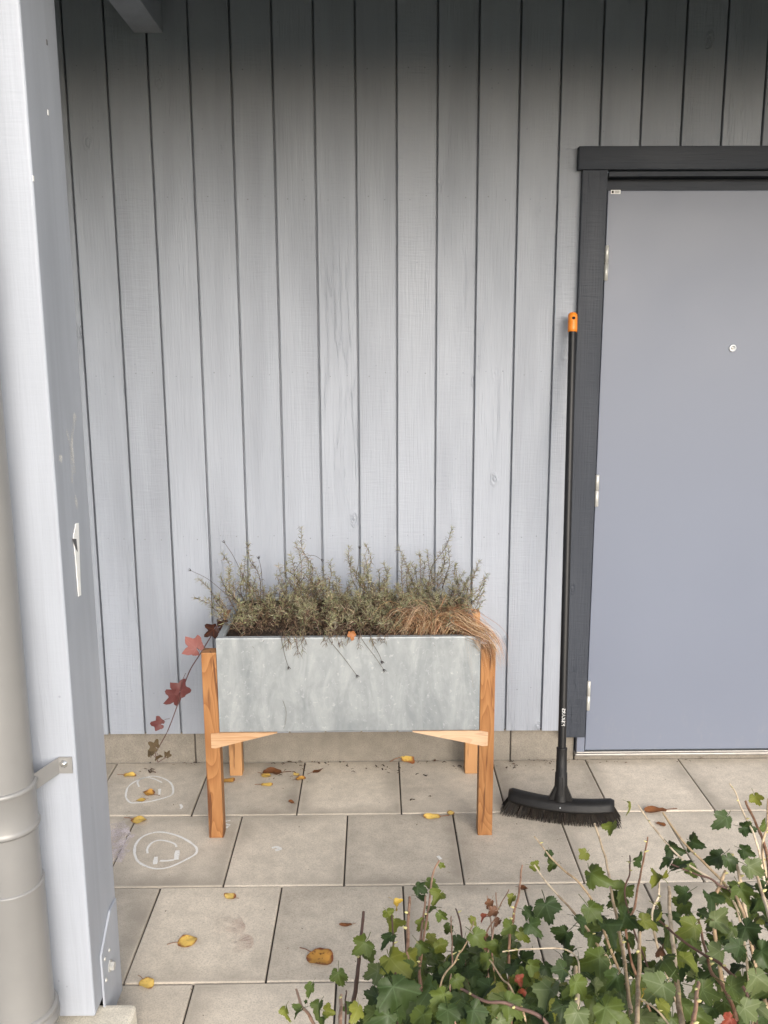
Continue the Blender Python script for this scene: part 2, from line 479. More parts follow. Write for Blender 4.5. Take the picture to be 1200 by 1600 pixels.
def catmull(pts, n):
    P = [Vector(p) for p in pts]
    if len(P) < 3:
        return [P[0].lerp(P[-1], i / n) for i in range(n + 1)]
    Q = [P[0] * 2 - P[1]] + P + [P[-1] * 2 - P[-2]]
    out = []
    segs = len(P) - 1
    for i in range(n + 1):
        t = i / n * segs
        k = min(int(t), segs - 1)
        u = t - k
        a, b, c, d = Q[k:k + 4]
        out.append(0.5 * ((2 * b) + (c - a) * u + (2 * a - 5 * b + 4 * c - d) * u * u + (3 * b - a - 3 * c + d) * u ** 3))
    return out
def tube(bm, pts, radii, sides=8, cap=True):
    rings = []
    n = len(pts)
    up = Vector((0, 0, 1))
    for i, p in enumerate(pts):
        t = (Vector(pts[min(i + 1, n - 1)]) - Vector(pts[max(i - 1, 0)]))
        t = t.normalized() if t.length > 1e-9 else Vector((0, 0, 1))
        a = t.cross(Vector((0.31, 0.95, 0.05)) if abs(t.z) > 0.9 else up)
        a.normalize()
        b = t.cross(a)
        r = radii[i] if isinstance(radii, (list, tuple)) else radii
        rings.append([bm.verts.new(Vector(p) + (a * math.cos(2 * math.pi * k / sides) + b * math.sin(2 * math.pi * k / sides)) * r) for k in range(sides)])
    for i in range(n - 1):
        for k in range(sides):
            bm.faces.new((rings[i][k], rings[i][(k + 1) % sides], rings[i + 1][(k + 1) % sides], rings[i + 1][k]))
    if cap:
        bm.faces.new([bm.verts.new(v.co) for v in rings[0][::-1]])
        bm.faces.new([bm.verts.new(v.co) for v in rings[-1]])
def tube_obj(name, mat, parent, pts, radii, sides=8, smooth=True):
    bm = bmesh.new()
    o = Vector(pts[0])
    tube(bm, [Vector(p) - o for p in pts], radii, sides)
    me = to_mesh(bm, name, smooth)
    return link(name, me, mat, parent, rel(parent, o))
def lathe_obj(name, mat, parent, base, axis, prof, sides=20, smooth=True):
    """prof: list of (distance along axis, radius)"""
    bm = bmesh.new()
    q = Vector((0, 0, 1)).rotation_difference(Vector(axis).normalized())
    rings = []
    for h, r in prof:
        rings.append([bm.verts.new(q @ Vector((max(r, 1e-5) * math.cos(2 * math.pi * k / sides), max(r, 1e-5) * math.sin(2 * math.pi * k / sides), h))) for k in range(sides)])
    for i in range(len(rings) - 1):
        for k in range(sides):
            bm.faces.new((rings[i][k], rings[i][(k + 1) % sides], rings[i + 1][(k + 1) % sides], rings[i + 1][k]))
    bm.faces.new([bm.verts.new(v.co) for v in rings[0][::-1]])
    bm.faces.new([bm.verts.new(v.co) for v in rings[-1]])
    me = to_mesh(bm, name, False)
    if smooth:
        for p in me.polygons:
            p.use_smooth = len(p.vertices) == 4
    o = link(name, me, mat, parent, rel(parent, base))
    return o
def prism(name, mat, parent, poly, origin, ext, bev=0.0):
    """poly: 3D points of one face (world), ext: extrusion vector"""
    bm = bmesh.new()
    o = Vector(origin)
    vs = [bm.verts.new(Vector(p) - o) for p in poly]
    f = bm.faces.new(vs)
    r = bmesh.ops.extrude_face_region(bm, geom=[f])
    bmesh.ops.translate(bm, vec=Vector(ext), verts=[v for v in r['geom'] if isinstance(v, bmesh.types.BMVert)])
    if bev:
        bmesh.ops.bevel(bm, geom=list(bm.edges), offset=bev, segments=2, affect='EDGES')
    me = to_mesh(bm, name)
    return link(name, me, mat, parent, rel(parent, o))

# colour-attribute mesh builder for foliage, bristles and litter
class Strands:
    def __init__(s):
        s.v, s.f, s.c = [], [], []
    def strip(s, pts, w, col, side=None, taper=0.15, fold=0.0):
        """flat or folded blade along pts"""
        n = len(pts)
        base = len(s.v)
        for i, p in enumerate(pts):
            p = Vector(p)
            t = Vector(pts[min(i + 1, n - 1)]) - Vector(pts[max(i - 1, 0)])
            if t.length < 1e-9:
                t = Vector((0, 0, 1))
            t.normalize()
            sd_ = side if side is not None else Vector((0.3, 0.2, 1))
            a = t.cross(sd_)
            if a.length < 1e-4:
                a = t.cross(Vector((1, 0.1, 0)))
            a.normalize()
            u = i / (n - 1)
            ww = w * (1 - (1 - taper) * u ** 1.5) * (0.6 + 0.4 * min(1, u * 5))
            b = t.cross(a) * (fold * ww)
            s.v += [p - a * ww * 0.5 + b, p - b * 0.5, p + a * ww * 0.5 + b]
            s.c += [col] * 3
        for i in range(n - 1):
            q = base + 3 * i
            s.f += [(q, q + 1, q + 4, q + 3), (q + 1, q + 2, q + 5, q + 4)]
    def rod(s, pts, r, col, r1=None, sides=4):
        n = len(pts)
        base = len(s.v)
        for i, p in enumerate(pts):
            p = Vector(p)
            t = (Vector(pts[min(i + 1, n - 1)]) - Vector(pts[max(i - 1, 0)]))
            t = t.normalized() if t.length > 1e-9 else Vector((0, 0, 1))
            a = t.cross(Vector((0.4, 0.9, 0.13)))
            a.normalize()
            b = t.cross(a)
            rr = r + ((r1 if r1 is not None else r) - r) * i / (n - 1)
            for k in range(sides):
                s.v.append(p + (a * math.cos(2 * math.pi * k / sides) + b * math.sin(2 * math.pi * k / sides)) * rr)
                s.c.append(col)
        for i in range(n - 1):
            for k in range(sides):
                s.f.append((base + i * sides + k, base + i * sides + (k + 1) % sides, base + (i + 1) * sides + (k + 1) % sides, base + (i + 1) * sides + k))
        s.f.append(tuple(base + (n - 1) * sides + k for k in range(sides)))
    def build(s, name, mat, parent, origin, smooth=False):
        o = Vector(origin)
        me = bpy.data.meshes.new(name)
        me.from_pydata([tuple(Vector(p) - o) for p in s.v], [], s.f)
        at = me.color_attributes.new('tint', 'FLOAT_COLOR', 'POINT')
        flat = []
        for c in s.c:
            flat += [c[0], c[1], c[2], 1.0]
        at.data.foreach_set('color', flat)
        if smooth:
            me.polygons.foreach_set('use_smooth', [True] * len(me.polygons))
        me.update()
        return link(name, me, mat, parent, rel(parent, o))
def jit(c, a=0.18, r=rnd):
    k = 1 + r.uniform(-a, a)
    return tuple(max(0.003, x * k * (1 + r.uniform(-a, a) * 0.35)) for x in c)

# ================================================================== SETTING
bm = bmesh.new()
for p in ((-150, -200), (150, -200), (150, 60), (-150, 60)):
    bm.verts.new((p[0], p[1], 0))
bm.faces.new(bm.verts)
g_ = link('ground', to_mesh(bm, 'ground'), M['lawn'], None, (0, 0, -0.06))
tag(g_, 'dark lawn and earth around the paved strip', kind='structure')
bed = box('planting_bed', M['soil'], None, -4.0, 4.0, -3.0, -1.70, -0.10, -0.012, 0.01)
tag(bed, 'dark soil of the planting bed under the currant bushes', kind='structure')

pav = empty('pavement', (0, -0.8, 0), 'square grey concrete paving slabs laid in staggered rows', kind='structure')
box('joint_sand', M['sand'], pav, -3.0, 3.0, -1.655, 0.02, -0.06, -0.009)
ROWS = [(-0.004, -0.394, -0.2795), (-0.400, -0.806, -0.1025), (-0.8125, -1.2185, -0.2885), (-1.2245, -1.6305, -0.471)]
PITCH = 0.3635
slabs = {}
def slab_mesh(dep):
    key = round(dep, 3)
    if key not in slabs:
        slabs[key] = [box_mesh('paving_slab', PITCH - 0.0045, dep, 0.045, 0.0040, 2) for _ in range(1)]
        slabs[key][0].materials.append(M['slab'])
    return slabs[key][0]
for (ya, yb, x0) in ROWS:
    for k in range(-7, 9):
        xa = x0 + k * PITCH
        if xa < -2.9 or xa > 2.5:
            continue
        o = link('paving_slab', slab_mesh(ya - yb), None, pav,
                 rel(pav, (xa + PITCH / 2, (ya + yb) / 2, -0.0225 + rnd.uniform(-0.0018, 0.0006))),
                 (rnd.uniform(-0.003, 0.003), rnd.uniform(-0.003, 0.003), rnd.uniform(-0.003, 0.003)))
for k in range(6):
    box('kerb_stone', M['plinth'], pav, -3.0 + k * 1.0, -2.004 + k * 1.0, -1.72, -1.645, -0.08, 0.01, 0.008)

# ================================================================== HOUSE
house = empty('house', (0, 0, 0), 'pale grey vertical board house wall with dark trimmed door', 'house')
YB = -0.03            # front of the boards
BP = 0.13768
G0X = -1.0226
ZB = 0.1335           # lower end of the boards
ZTOP = 2.80
DX0, DX1 = 0.795, 1.755   # clear opening inside the casing
def board_mesh(z0, z1):
    """a tongue-and-groove board seen from the front: eased face, recessed tongue on its right"""
    w = BP - 0.0070
    bm = bmesh.new()
    h = (z1 - z0)
    fw = w / 2
    prof = [(-fw, 0.022), (-fw, 0.0018), (-fw + 0.0016, 0.0), (fw - 0.0016, 0.0), (fw, 0.0018), (fw, 0.0195), (fw + 0.0069, 0.0195), (fw + 0.0069, 0.022)]
    lo = [bm.verts.new((x, y, -h / 2)) for x, y in prof]
    hi = [bm.verts.new((x, y, h / 2)) for x, y in prof]
    for i in range(len(prof)):
        j = (i + 1) % len(prof)
        bm.faces.new((lo[i], lo[j], hi[j], hi[i]))
    bm.faces.new(lo[::-1])
    bm.faces.new(hi)
    return to_mesh(bm, 'wall_board')
bm_full = board_mesh(ZB, ZTOP)
bm_top = board_mesh(2.225, ZTOP)
for m_ in (bm_full, bm_top):
    m_.materials.append(M['board'])
for k in range(-14, 18):
    xc = G0X + k * BP + BP / 2
    over = xc > 0.75 and xc < 1.80
    z0 = 2.225 if over else ZB
    link('wall_board', bm_top if over else bm_full, None, house, rel(house, (xc, YB, (z0 + ZTOP) / 2 + (0 if over else rnd.uniform(-0.0012, 0.0012)))))
bm = bmesh.new()
for k in range(-14, 18):
    xc = G0X + k * BP + BP / 2
    for zr in (2.50, 2.085, 1.49, 0.90, 0.30):
        if zr < 2.2 and 0.6 < xc < 1.85:
            continue
        for dx in (-0.027, 0.029):
            mt_ = Matrix.Translation((xc + dx + rnd.uniform(-.004, .004), YB - 0.0002, zr + rnd.uniform(-.008, .008))) @ Matrix.Rotation(R(90), 4, 'X')
            bmesh.ops.create_circle(bm, cap_ends=True, segments=7, radius=rnd.uniform(0.0015, 0.0026), matrix=mt_)
tag(link('nail_heads', to_mesh(bm, 'nail_heads'), M['nail'], house), kind='stuff')
box('wall_core', M['dark'], house, -3.0, DX0 - 0.03, YB + 0.0225, 0.16, 0.128, 2.9)
box('wall_core', M['dark'], house, DX1 + 0.03, 3.0, YB + 0.0225, 0.16, 0.128, 2.9)
box('wall_core', M['dark'], house, DX0 - 0.0295, DX1 + 0.0295, YB + 0.0225, 0.16, 2.2, 2.9)
pb = [-2.9, -1.925, -0.7035, 0.519, DX0 - 0.027]
for a, b in zip(pb[:-1], pb[1:]):
    box('plinth_block', M['plinth'], house, a + 0.0025, b - 0.0025, 0.0, 0.16, -0.06, 0.127, 0.004)
box('plinth_block', M['plinth'], house, DX1 + 0.03, 2.9, 0.0, 0.16, -0.06, 0.127, 0.004)
box('plinth_mortar', M['sand'], house, -2.9, DX0 - 0.032, 0.006, 0.15, -0.05, 0.12)
box('door_step', M['plinth'], house, DX0 - 0.024, DX1 + 0.02, 0.003, 0.16, -0.06, 0.026, 0.003)

# casing boards, steel frame, door
cas = box('casing_board', M['trim_h'], house, 0.692, 1.86, -0.062, YB - 0.0015, 2.171, 2.246, 0.003)
tag(cas, 'dark grey head board of the door trim')
for a, b in ((0.708, 0.794), (1.756, 1.842)):
    c_ = box('casing_board', M['trim'], house, a, b, -0.056, YB - 0.0012, 0.115, 2.1705, 0.003)
fr = empty('door_frame', (DX0, 0, 0))
fr.parent = house
box('frame_jamb', M['frame'], fr, DX0 - 0.024, DX0 + 0.006, -0.026, 0.10, 0.040, 2.168, 0.0015)
box('frame_jamb', M['frame'], fr, DX1 - 0.006, DX1 + 0.024, -0.026, 0.10, 0.040, 2.168, 0.0015)
box('frame_head', M['trim_h'], fr, DX0 + 0.0065, DX1 - 0.0065, -0.040, 0.03, 2.152, 2.168, 0.001)  # both head pieces take the dark trim colour to paint in the recess shade
box('frame_head', M['trim_h'], fr, DX0 + 0.0065, DX1 - 0.0065, 0.012, 0.10, 2.113, 2.1515, 0.0015)
box('seal_strip', M['dark'], fr, DX0 + 0.006, DX0 + 0.0095, -0.012, 0.06, 0.05, 2.110)
th = box('threshold', M['thresh'], house, DX0 - 0.030, DX1 + 0.026, -0.034, 0.10, 0.0265, 0.0365, 0.003)
tag(th, 'bare metal door threshold')
box('threshold_rib', M['thresh'], th, DX0 - 0.024, DX1 + 0.02, -0.0285, -0.020, 0.0367, 0.0425, 0.002)
door = box('door', M['door'], house, DX0 + 0.010, DX1 - 0.010, -0.021, 0.030, 0.047, 2.1085, 0.0025, 3)
tag(door, 'smooth blue grey painted door leaf')
for zc in (1.866, 1.069, 0.281):
    h_ = lathe_obj('hinge', M['hinge'], door, (DX0 + 0.0075, -0.049, zc - 0.059), (0, 0, 1),
              [(0, 0.004), (0.002, 0.0072), (0.0575, 0.0072), (0.058, 0.0058), (0.060, 0.0058), (0.0605, 0.0072), (0.116, 0.0072), (0.118, 0.004)], 16)
    box('hinge_leaf', M['hole'], h_, DX0 - 0.0005, DX0 + 0.0065, -0.0440, -0.0268, zc - 0.058, zc + 0.058, 0.0008)
pp = on_y(1145, 544, -0.024)
pk = lathe_obj('peephole', M['steel'], door, (pp.x, -0.0208, pp.z), (0, -1, 0), [(0, 0.013), (0.003, 0.013), (0.0045, 0.0115), (0.0045, 0.0075), (0.0015, 0.0070)], 24)
lathe_obj('lens', M['chrome'], pk, (pp.x, -0.0222, pp.z), (0, -1, 0), [(0, 0.0066), (0.0022, 0.0050), (0.0032, 0.0002)], 16)
st = on_y(962, 300, -0.0215)
sk = box('sticker', M['white'], door, st.x - 0.0165, st.x + 0.0165, -0.0222, -0.0208, st.z - 0.0065, st.z + 0.0065)
box('printed_mark', M['hole'], sk, st.x - 0.014, st.x - 0.007, -0.0226, -0.0221, st.z - 0.004, st.z + 0.004)
for dz in (-0.003, 0.0, 0.003):
    box('printed_line', M['hole'], sk, st.x - 0.004, st.x + 0.013, -0.0226, -0.0221, st.z + dz - 0.0006, st.z + dz + 0.0006)
dh = lathe_obj('door_handle', M['steel'], door, (DX1 - 0.075, -0.0208, 1.05), (0, -1, 0), [(0, 0.026), (0.008, 0.026), (0.010, 0.010), (0.05, 0.010), (0.055, 0.006)], 20)
tube_obj('lever', M['steel'], dh, [(DX1 - 0.075, -0.068, 1.05), (DX1 - 0.12, -0.074, 1.05), (DX1 - 0.19, -0.072, 1.05)], [0.0095, 0.0095, 0.008], 12)

# eaves: joists over the paved strip, deck, beam and fascia
for xj in (-2.74, -0.7385, 1.55):
    box('eaves_joist', M['board'], house, xj - 0.0475, xj + 0.0475, -1.58, YB - 0.002, 2.606, 2.775, 0.003)
for k in range(13):
    ya = -1.66 + k * 0.1275
    box('roof_deck_board', M['board'], house, -3.0, 3.0, ya, ya + 0.1245, 2.777, 2.800, 0.002)
box('fascia_board', M['board'], house, -3.0, 3.0, -1.695, -1.663, 2.56, 2.84, 0.003)
bm = bmesh.new()
gp = [(-1.70 - 0.0625 + 0.0625 * math.cos(a), 2.625 + 0.0625 * math.sin(a)) for a in [math.pi * (1 + k / 12) for k in range(13)]]
gi = [(-1.70 - 0.0625 + 0.0605 * math.cos(a), 2.625 + 0.0605 * math.sin(a)) for a in [math.pi * (2 - k / 12) for k in range(13)]]
lo = [bm.verts.new((-3.0, y, z)) for y, z in gp + gi]
hi = [bm.verts.new((3.0, y, z)) for y, z in gp + gi]
for k in range(len(lo)):
    j = (k + 1) % len(lo)
    bm.faces.new((lo[k], lo[j], hi[j], hi[k]))
link('gutter', to_mesh(bm, 'gutter'), M['pipe'], house)
box('roof_covering', M['dark'], house, -3.05, 3.05, -1.72, 0.3, 2.842, 2.87, 0.003)

# ================================================================== POST
PXR, PYF, PYB, PZ0 = -0.645, -1.456, -1.256, 0.102
post = empty('support_post', (PXR - 0.07, (PYF + PYB) / 2, 0), 'thick pale grey painted post beside the downpipe, chipped on its side', 'post')
pbody = box('post_body', M['post'], post, PXR - 0.14, PXR, PYF, PYB, PZ0, 2.6045, 0.006, 3)
# steel shoe on the right face
def px_on_post(px, py, out=0.0):
    return on_x(px, py, PXR + out)
pl = [px_on_post(155, 1494), px_on_post(160, 1572), px_on_post(182, 1520), px_on_post(183, 1450), px_on_post(174, 1457)]
zlo = 0.02
yl, yr = pl[0].y, PYB - 0.012
zt = pl[0].z
poly = [Vector((PXR + 0.0005, yl, zt)), Vector((PXR + 0.0005, yl, zlo)), Vector((PXR + 0.0005, yr, zlo)), Vector((PXR + 0.0005, yr, zt + 0.06)), Vector((PXR + 0.0005, yl + (yr - yl) * 0.62, zt + 0.06))]
plate = prism('steel_shoe', M['post'], post, poly, poly[0], (0.005, 0, 0), 0.0012)
for (a, b) in ((171, 1484), (164, 1498), (166, 1531)):
    p = px_on_post(a, b, 0.006)
    lathe_obj('screw_head', M['hinge'], plate, (PXR + 0.0052, p.y, p.z), (1, 0, 0), [(0, 0.0055), (0.002, 0.005), (0.0035, 0.002)], 12)
p = px_on_post(172, 1509, 0.006)
lathe_obj('bolt', M['hinge'], plate, (PXR + 0.0052, p.y, p.z), (1, 0, 0), [(0, 0.015), (0.0025, 0.015), (0.0028, 0.0105), (0.011, 0.0105), (0.012, 0.009)], 6, False)
box('shoe_core', M['hole'], post, PXR - 0.10, PXR - 0.03, PYF + 0.045, PYB - 0.02, -0.02, PZ0 + 0.004)
# peeled sliver of paint and scuffs on the right face
pts = [(118, 818), (122, 817), (123, 845), (124, 880), (125, 910), (126, 930), (122, 932), (120, 905), (118, 880), (116, 860), (114, 838)]
poly = [px_on_post(a, b, 0.0006) for a, b in pts]
sl = prism('peeled_paint', M['white'], post, poly, poly[0], (0.0014, 0, 0))
poly = [px_on_post(a, b, 0.0022) for a, b in ((113, 842), (119, 842), (121, 862), (118, 857))]
prism('bare_wood', M['dark'], sl, poly, poly[0], (0.0006, 0, 0))

# chalk-like ribbons laid on a surface
def ribbon(strk, to3d, nrm, name, mat, parent, origin=None):
    bm = bmesh.new()
    for pts_, w in strk:
        q = catmull([to3d(a, b) for a, b in pts_], max(6, 5 * len(pts_)))
        L, Rr = [], []
        for i, p_ in enumerate(q):
            t = (q[min(i + 1, len(q) - 1)] - q[max(i - 1, 0)])
            t.normalize()
            s_ = t.cross(nrm)
            s_.normalize()
            ww = w * (1.0 + 0.4 * mnoise.noise(p_ * 40 + Vector((w * 900, 0, 0))))
            L.append(bm.verts.new(p_ + s_ * ww / 2))
            Rr.append(bm.verts.new(p_ - s_ * ww / 2))
        for i in range(len(q) - 1):
            bm.faces.new((L[i], L[i + 1], Rr[i + 1], Rr[i]))
    o = origin if origin is not None else sum((v.co for v in bm.verts), Vector()) / len(bm.verts)
    bmesh.ops.translate(bm, vec=-o, verts=bm.verts)
    me = bpy.data.meshes.new(name)
    bm.to_mesh(me)
    bm.free()
    return link(name, me, mat, parent, rel(parent, o))
ribbon([([(118, 648), (112, 690), (116, 740)], 0.018), ([(104, 670), (110, 700), (113, 755)], 0.010), ([(117, 775), (122, 795)], 0.012), ([(92, 714), (97, 718)], 0.018)],
       lambda a, b: px_on_post(a, b, 0.0008), Vector((1, 0, 0)), 'paint_scuff', M['chalk_thin'], post)
for (a, b) in ((73, 66), (75, 176), (52, 279)):
    p = px_on_post(a, b)
    box('paint_nick', M['white'] if b > 100 else M['dark'], post, PXR - 0.001, PXR + 0.0008, p.y - 0.003, p.y + 0.003, p.z - 0.005, p.z + 0.005)

# ================================================================== DOWNPIPE
PR = 0.0625
PCX, PCY = -0.7665, PYF - 0.03 - PR
pipe = empty('downpipe', (PCX, PCY, 0), 'round taupe metal downpipe running down in front of the grey post', 'downpipe')
def zpipe(py):
    return on_y(40, py, PCY - 0.02).z
zj = zpipe(1385)
lathe_obj('pipe', M['pipe'], pipe, (PCX, PCY, zj - 0.03), (0, 0, 1), [(0, PR), (2.45, PR)], 40)
ls = lathe_obj('pipe_socket', M['pipe'], pipe, (PCX, PCY, 0.085), (0, 0, 1), [(0, PR + 0.0035), (zj - 0.085 - 0.006, PR + 0.0035), (zj - 0.085 - 0.002, PR + 0.0048), (zj - 0.085, PR + 0.0042), (zj - 0.085 + 0.001, PR + 0.0002)], 40)
zc0, zc1 = zpipe(1233), zpipe(1293)
cl = lathe_obj('pipe_clamp', M['pipe'], pipe, (PCX, PCY, zc1 - 0.008), (0, 0, 1),
               [(0, PR + 0.0015), (0.0, PR + 0.004), (0.005, PR + 0.0065), (0.010, PR + 0.004), (0.014, PR + 0.0022), (zc0 - zc1, PR + 0.0022), (zc0 - zc1 + 0.003, PR + 0.004), (zc0 - zc1 + 0.008, PR + 0.0065), (zc0 - zc1 + 0.013, PR + 0.004), (zc0 - zc1 + 0.0135, PR + 0.0005)], 40)
pa = on_y(112, 1183, PYF - 0.003)
pb_ = on_y(112, 1208, PYF - 0.003)
pc = on_y(92, 1183, PYF - 0.003)
sz = pa.z - pb_.z
zm = (pa.z + pb_.z) / 2
strap = prism('clamp_strap', M['pipe'], pipe,
              [Vector((pa.x, PYF - 0.0005, zm - sz / 2)), Vector((pc.x, PYF - 0.0005, zm - sz / 2)), Vector((PCX + PR * 0.80, PCY + 0.004, zm - sz / 2 - 0.004)),
               Vector((PCX + PR * 0.80, PCY + 0.001, zm - sz / 2 - 0.004)), Vector((pc.x - 0.001, PYF - 0.0040, zm - sz / 2)), Vector((pa.x, PYF - 0.0040, zm - sz / 2))],
              (pc.x, PYF, zm), (0, 0, sz), 0)
bp = on_y(100, 1193, PYF - 0.004)
lathe_obj('bolt', M['chrome'], strap, (bp.x, PYF - 0.0042, bp.z), (0, -1, 0), [(0, 0.0085), (0.002, 0.0085), (0.003, 0.0065), (0.007, 0.0055), (0.008, 0.003)], 14)
zr = zpipe(1583)
fr_ = lathe_obj('foot_ring', M['pipe'], pipe, (PCX, PCY, zr - 0.03), (0, 0, 1), [(0, PR + 0.004), (0.0, PR + 0.013), (0.010, PR + 0.013), (0.016, PR + 0.006), (0.022, PR + 0.006), (0.026, PR + 0.012), (0.032, PR + 0.010), (0.034, PR + 0.0036)], 40)
# splash block
sb = box('splash_block', M['splash'], None, -0.98, -0.568, -1.93, -1.388, -0.06, 0.082, 0.016, 3)
tag(sb, 'pale cast concrete block on the ground at the foot of the downpipe', 'concrete block')

# ================================================================== PLANTER
BX0, BX1, BY0, BY1, BZ0, BZ1 = -0.5055, 0.3300, -0.5425, -0.0660, 0.3725, 0.6885
planter = empty('raised_planter', ((BX0 + BX1) / 2, (BY0 + BY1) / 2, 0), 'galvanised metal planter box raised on four square wooden legs', 'planter')
bm = bmesh.new()
t = 0.0022
def ring(z, off):
    return [bm.verts.new((x, y, z)) for x, y in ((BX0 + off, BY0 + off), (BX1 - off, BY0 + off), (BX1 - off, BY1 - off), (BX0 + off, BY1 - off))]
rs = [ring(BZ0, 0.001), ring(BZ0 + 0.003, 0.0), ring(BZ1 - 0.003, 0.0), ring(BZ1, 0.0015), ring(BZ1, 0.020), ring(BZ1 - 0.003, 0.0215), ring(BZ1 - 0.012, 0.0215), ring(BZ1 - 0.0125, 0.004), ring(BZ0 + 0.006, 0.003)]
for a, b in zip(rs[:-1], rs[1:]):
    for k in range(4):
        bm.faces.new((a[k], a[(k + 1) % 4], b[(k + 1) % 4], b[k]))
bm.faces.new(rs[0][::-1])
bm.faces.new(rs[-1])
o0 = Vector(((BX0 + BX1) / 2, (BY0 + BY1) / 2, (BZ0 + BZ1) / 2))
bmesh.ops.translate(bm, vec=-o0, verts=bm.verts)
link('metal_box', to_mesh(bm, 'metal_box'), M['zinc'], planter, rel(planter, o0))
LW = 0.0475
SOILZ = 0.648
for i, (lx, ly, top) in enumerate(((BX0 - LW - 0.0015, BY0 + 0.0005, 0.641), (BX1 + 0.0015, BY0 + 0.0005, 0.648), (BX0 - LW - 0.0015, BY1 - LW - 0.0005, 0.637), (BX1 + 0.0015, BY1 - LW - 0.0005, 0.633))):
    lg = box('leg', M['leg'], planter, lx, lx + LW, ly, ly + LW, 0.0, top, 0.0022)
# tapering brackets lapped into the front legs, and the rear pair
for yf, dy in ((BY0 - 0.0035, 0.034), (BY1 - 0.036, 0.034)):
    for s in (0, 1):
        zt_, zb_ = BZ0 - 0.0012, 0.3195
        if s == 0:
            pts = [(BX0 - 0.0285, zt_ - 0.003), (BX0 - 0.0285, zb_), (BX0 - 0.015, zb_ - 0.001), (BX0 + 0.185, zt_ - 0.002), (BX0 + 0.185, zt_), (BX0 + 0.0, zt_)]
        else:
            pts = [(BX1 + 0.029, zt_ - 0.006), (BX1 + 0.028, zb_), (BX1 + 0.012, zb_ - 0.001), (BX1 - 0.215, zt_ - 0.002), (BX1 - 0.215, zt_), (BX1 - 0.0, zt_)]
        poly = [Vector((x, yf, z)) for x, z in pts]
        prism('bracket', M['gusset'], planter, poly, poly[0], (0, dy, 0), 0.0006)
box('soil', M['soil'], planter, BX0 + 0.0045, BX1 - 0.0045, BY0 + 0.0045, BY1 - 0.0045, BZ0 + 0.01, SOILZ)
box('planter_liner', M['hole'], planter, BX0 + 0.006, BX1 - 0.006, BY1 - 0.0085, BY1 - 0.0052, SOILZ - 0.01, BZ1 - 0.014)

# ---------------- lavender plants
GR = [(0.27, 0.255, 0.14), (0.34, 0.325, 0.19), (0.20, 0.19, 0.095), (0.43, 0.40, 0.27)]
BRN = [(0.14, 0.09, 0.058), (0.22, 0.145, 0.095), (0.09, 0.058, 0.04), (0.29, 0.21, 0.14)]
def lav_stem(S, F, base, tip, rr, leafy=1.0, brown=0.35, dens=1.0):
    base, tip = Vector(base), Vector(tip)
    L = (tip - base).length
    mid = base.lerp(tip, 0.5) + Vector((rr.uniform(-1, 1), rr.uniform(-1, 1), rr.uniform(-0.2, 0.6))) * L * 0.13
    q3 = base.lerp(tip, 0.78) + Vector((rr.uniform(-1, 1), rr.uniform(-1, 1), 0)) * L * 0.06
    pts = catmull([base, mid, q3, tip], 9)
    S.rod(pts, 0.0014, jit(rr.choice(BRN), 0.2, rr), 0.0006, 3)
    n = int(L * 290 * dens * leafy)
    for k in range(n):
        u = 0.12 + 0.88 * (k + rr.random()) / n
        i = min(int(u * 9), 8)
        p = pts[i].lerp(pts[i + 1], u * 9 - i)
        ax = (pts[i + 1] - pts[i]).normalized()
        a = rr.uniform(0, 2 * math.pi)
        side = ax.orthogonal()
        side = Matrix.Rotation(a, 3, ax) @ side
        ll = rr.uniform(0.013, 0.030) * (1.0 - 0.25 * u)
        up = rr.uniform(0.35, 1.0)
        d = (side + ax * up).normalized()
        curl = rr.uniform(-0.7, 0.5)
        dead = rr.random() < brown * (1.9 - 1.5 * u)
        col = jit(rr.choice(BRN if dead else GR), 0.32, rr)
        if dead:
            curl = rr.uniform(-1.6, -0.3)
        p1 = p + d * ll * 0.5
        p2 = p1 + (d + ax * curl + Vector((0, 0, -0.3 if dead else 0))).normalized() * ll * 0.5
        F.strip([p, p1, p2], rr.uniform(0.0024, 0.0040), col, side=ax, taper=0.25, fold=0.25)
    # star at the tip
    if leafy > 0.3:
        ax = (pts[-1] - pts[-2]).normalized()
        for k in range(5):
            side = Matrix.Rotation(k * 1.256 + rr.random(), 3, ax) @ ax.orthogonal()
            d = (side * 0.55 + ax).normalized()
            F.strip([pts[-1], pts[-1] + d * 0.008, pts[-1] + (d + side * 0.35).normalized() * 0.017], 0.0024, jit(GR[1], 0.15, rr), side=ax, taper=0.25, fold=0.25)
def flower_stalk(S, F, pts, rr, head=True):
    q = catmull(pts, 12)
    S.rod(q, 0.0010, jit((0.10, 0.075, 0.06), 0.2, rr), 0.0007, 3)
    if head:
        ax = (q[-1] - q[-2]).normalized()
        for k in range(7):
            side = Matrix.Rotation(k * 0.9, 3, ax) @ ax.orthogonal()
            F.strip([q[-1] - ax * 0.004, q[-1] + side * 0.003, q[-1] + side * 0.005 + ax * 0.007], 0.0032, jit((0.05, 0.04, 0.04), 0.2, rr), side=ax, taper=0.3)
def wp(px, py, y=-0.3):
    return on_y(px, py, y)
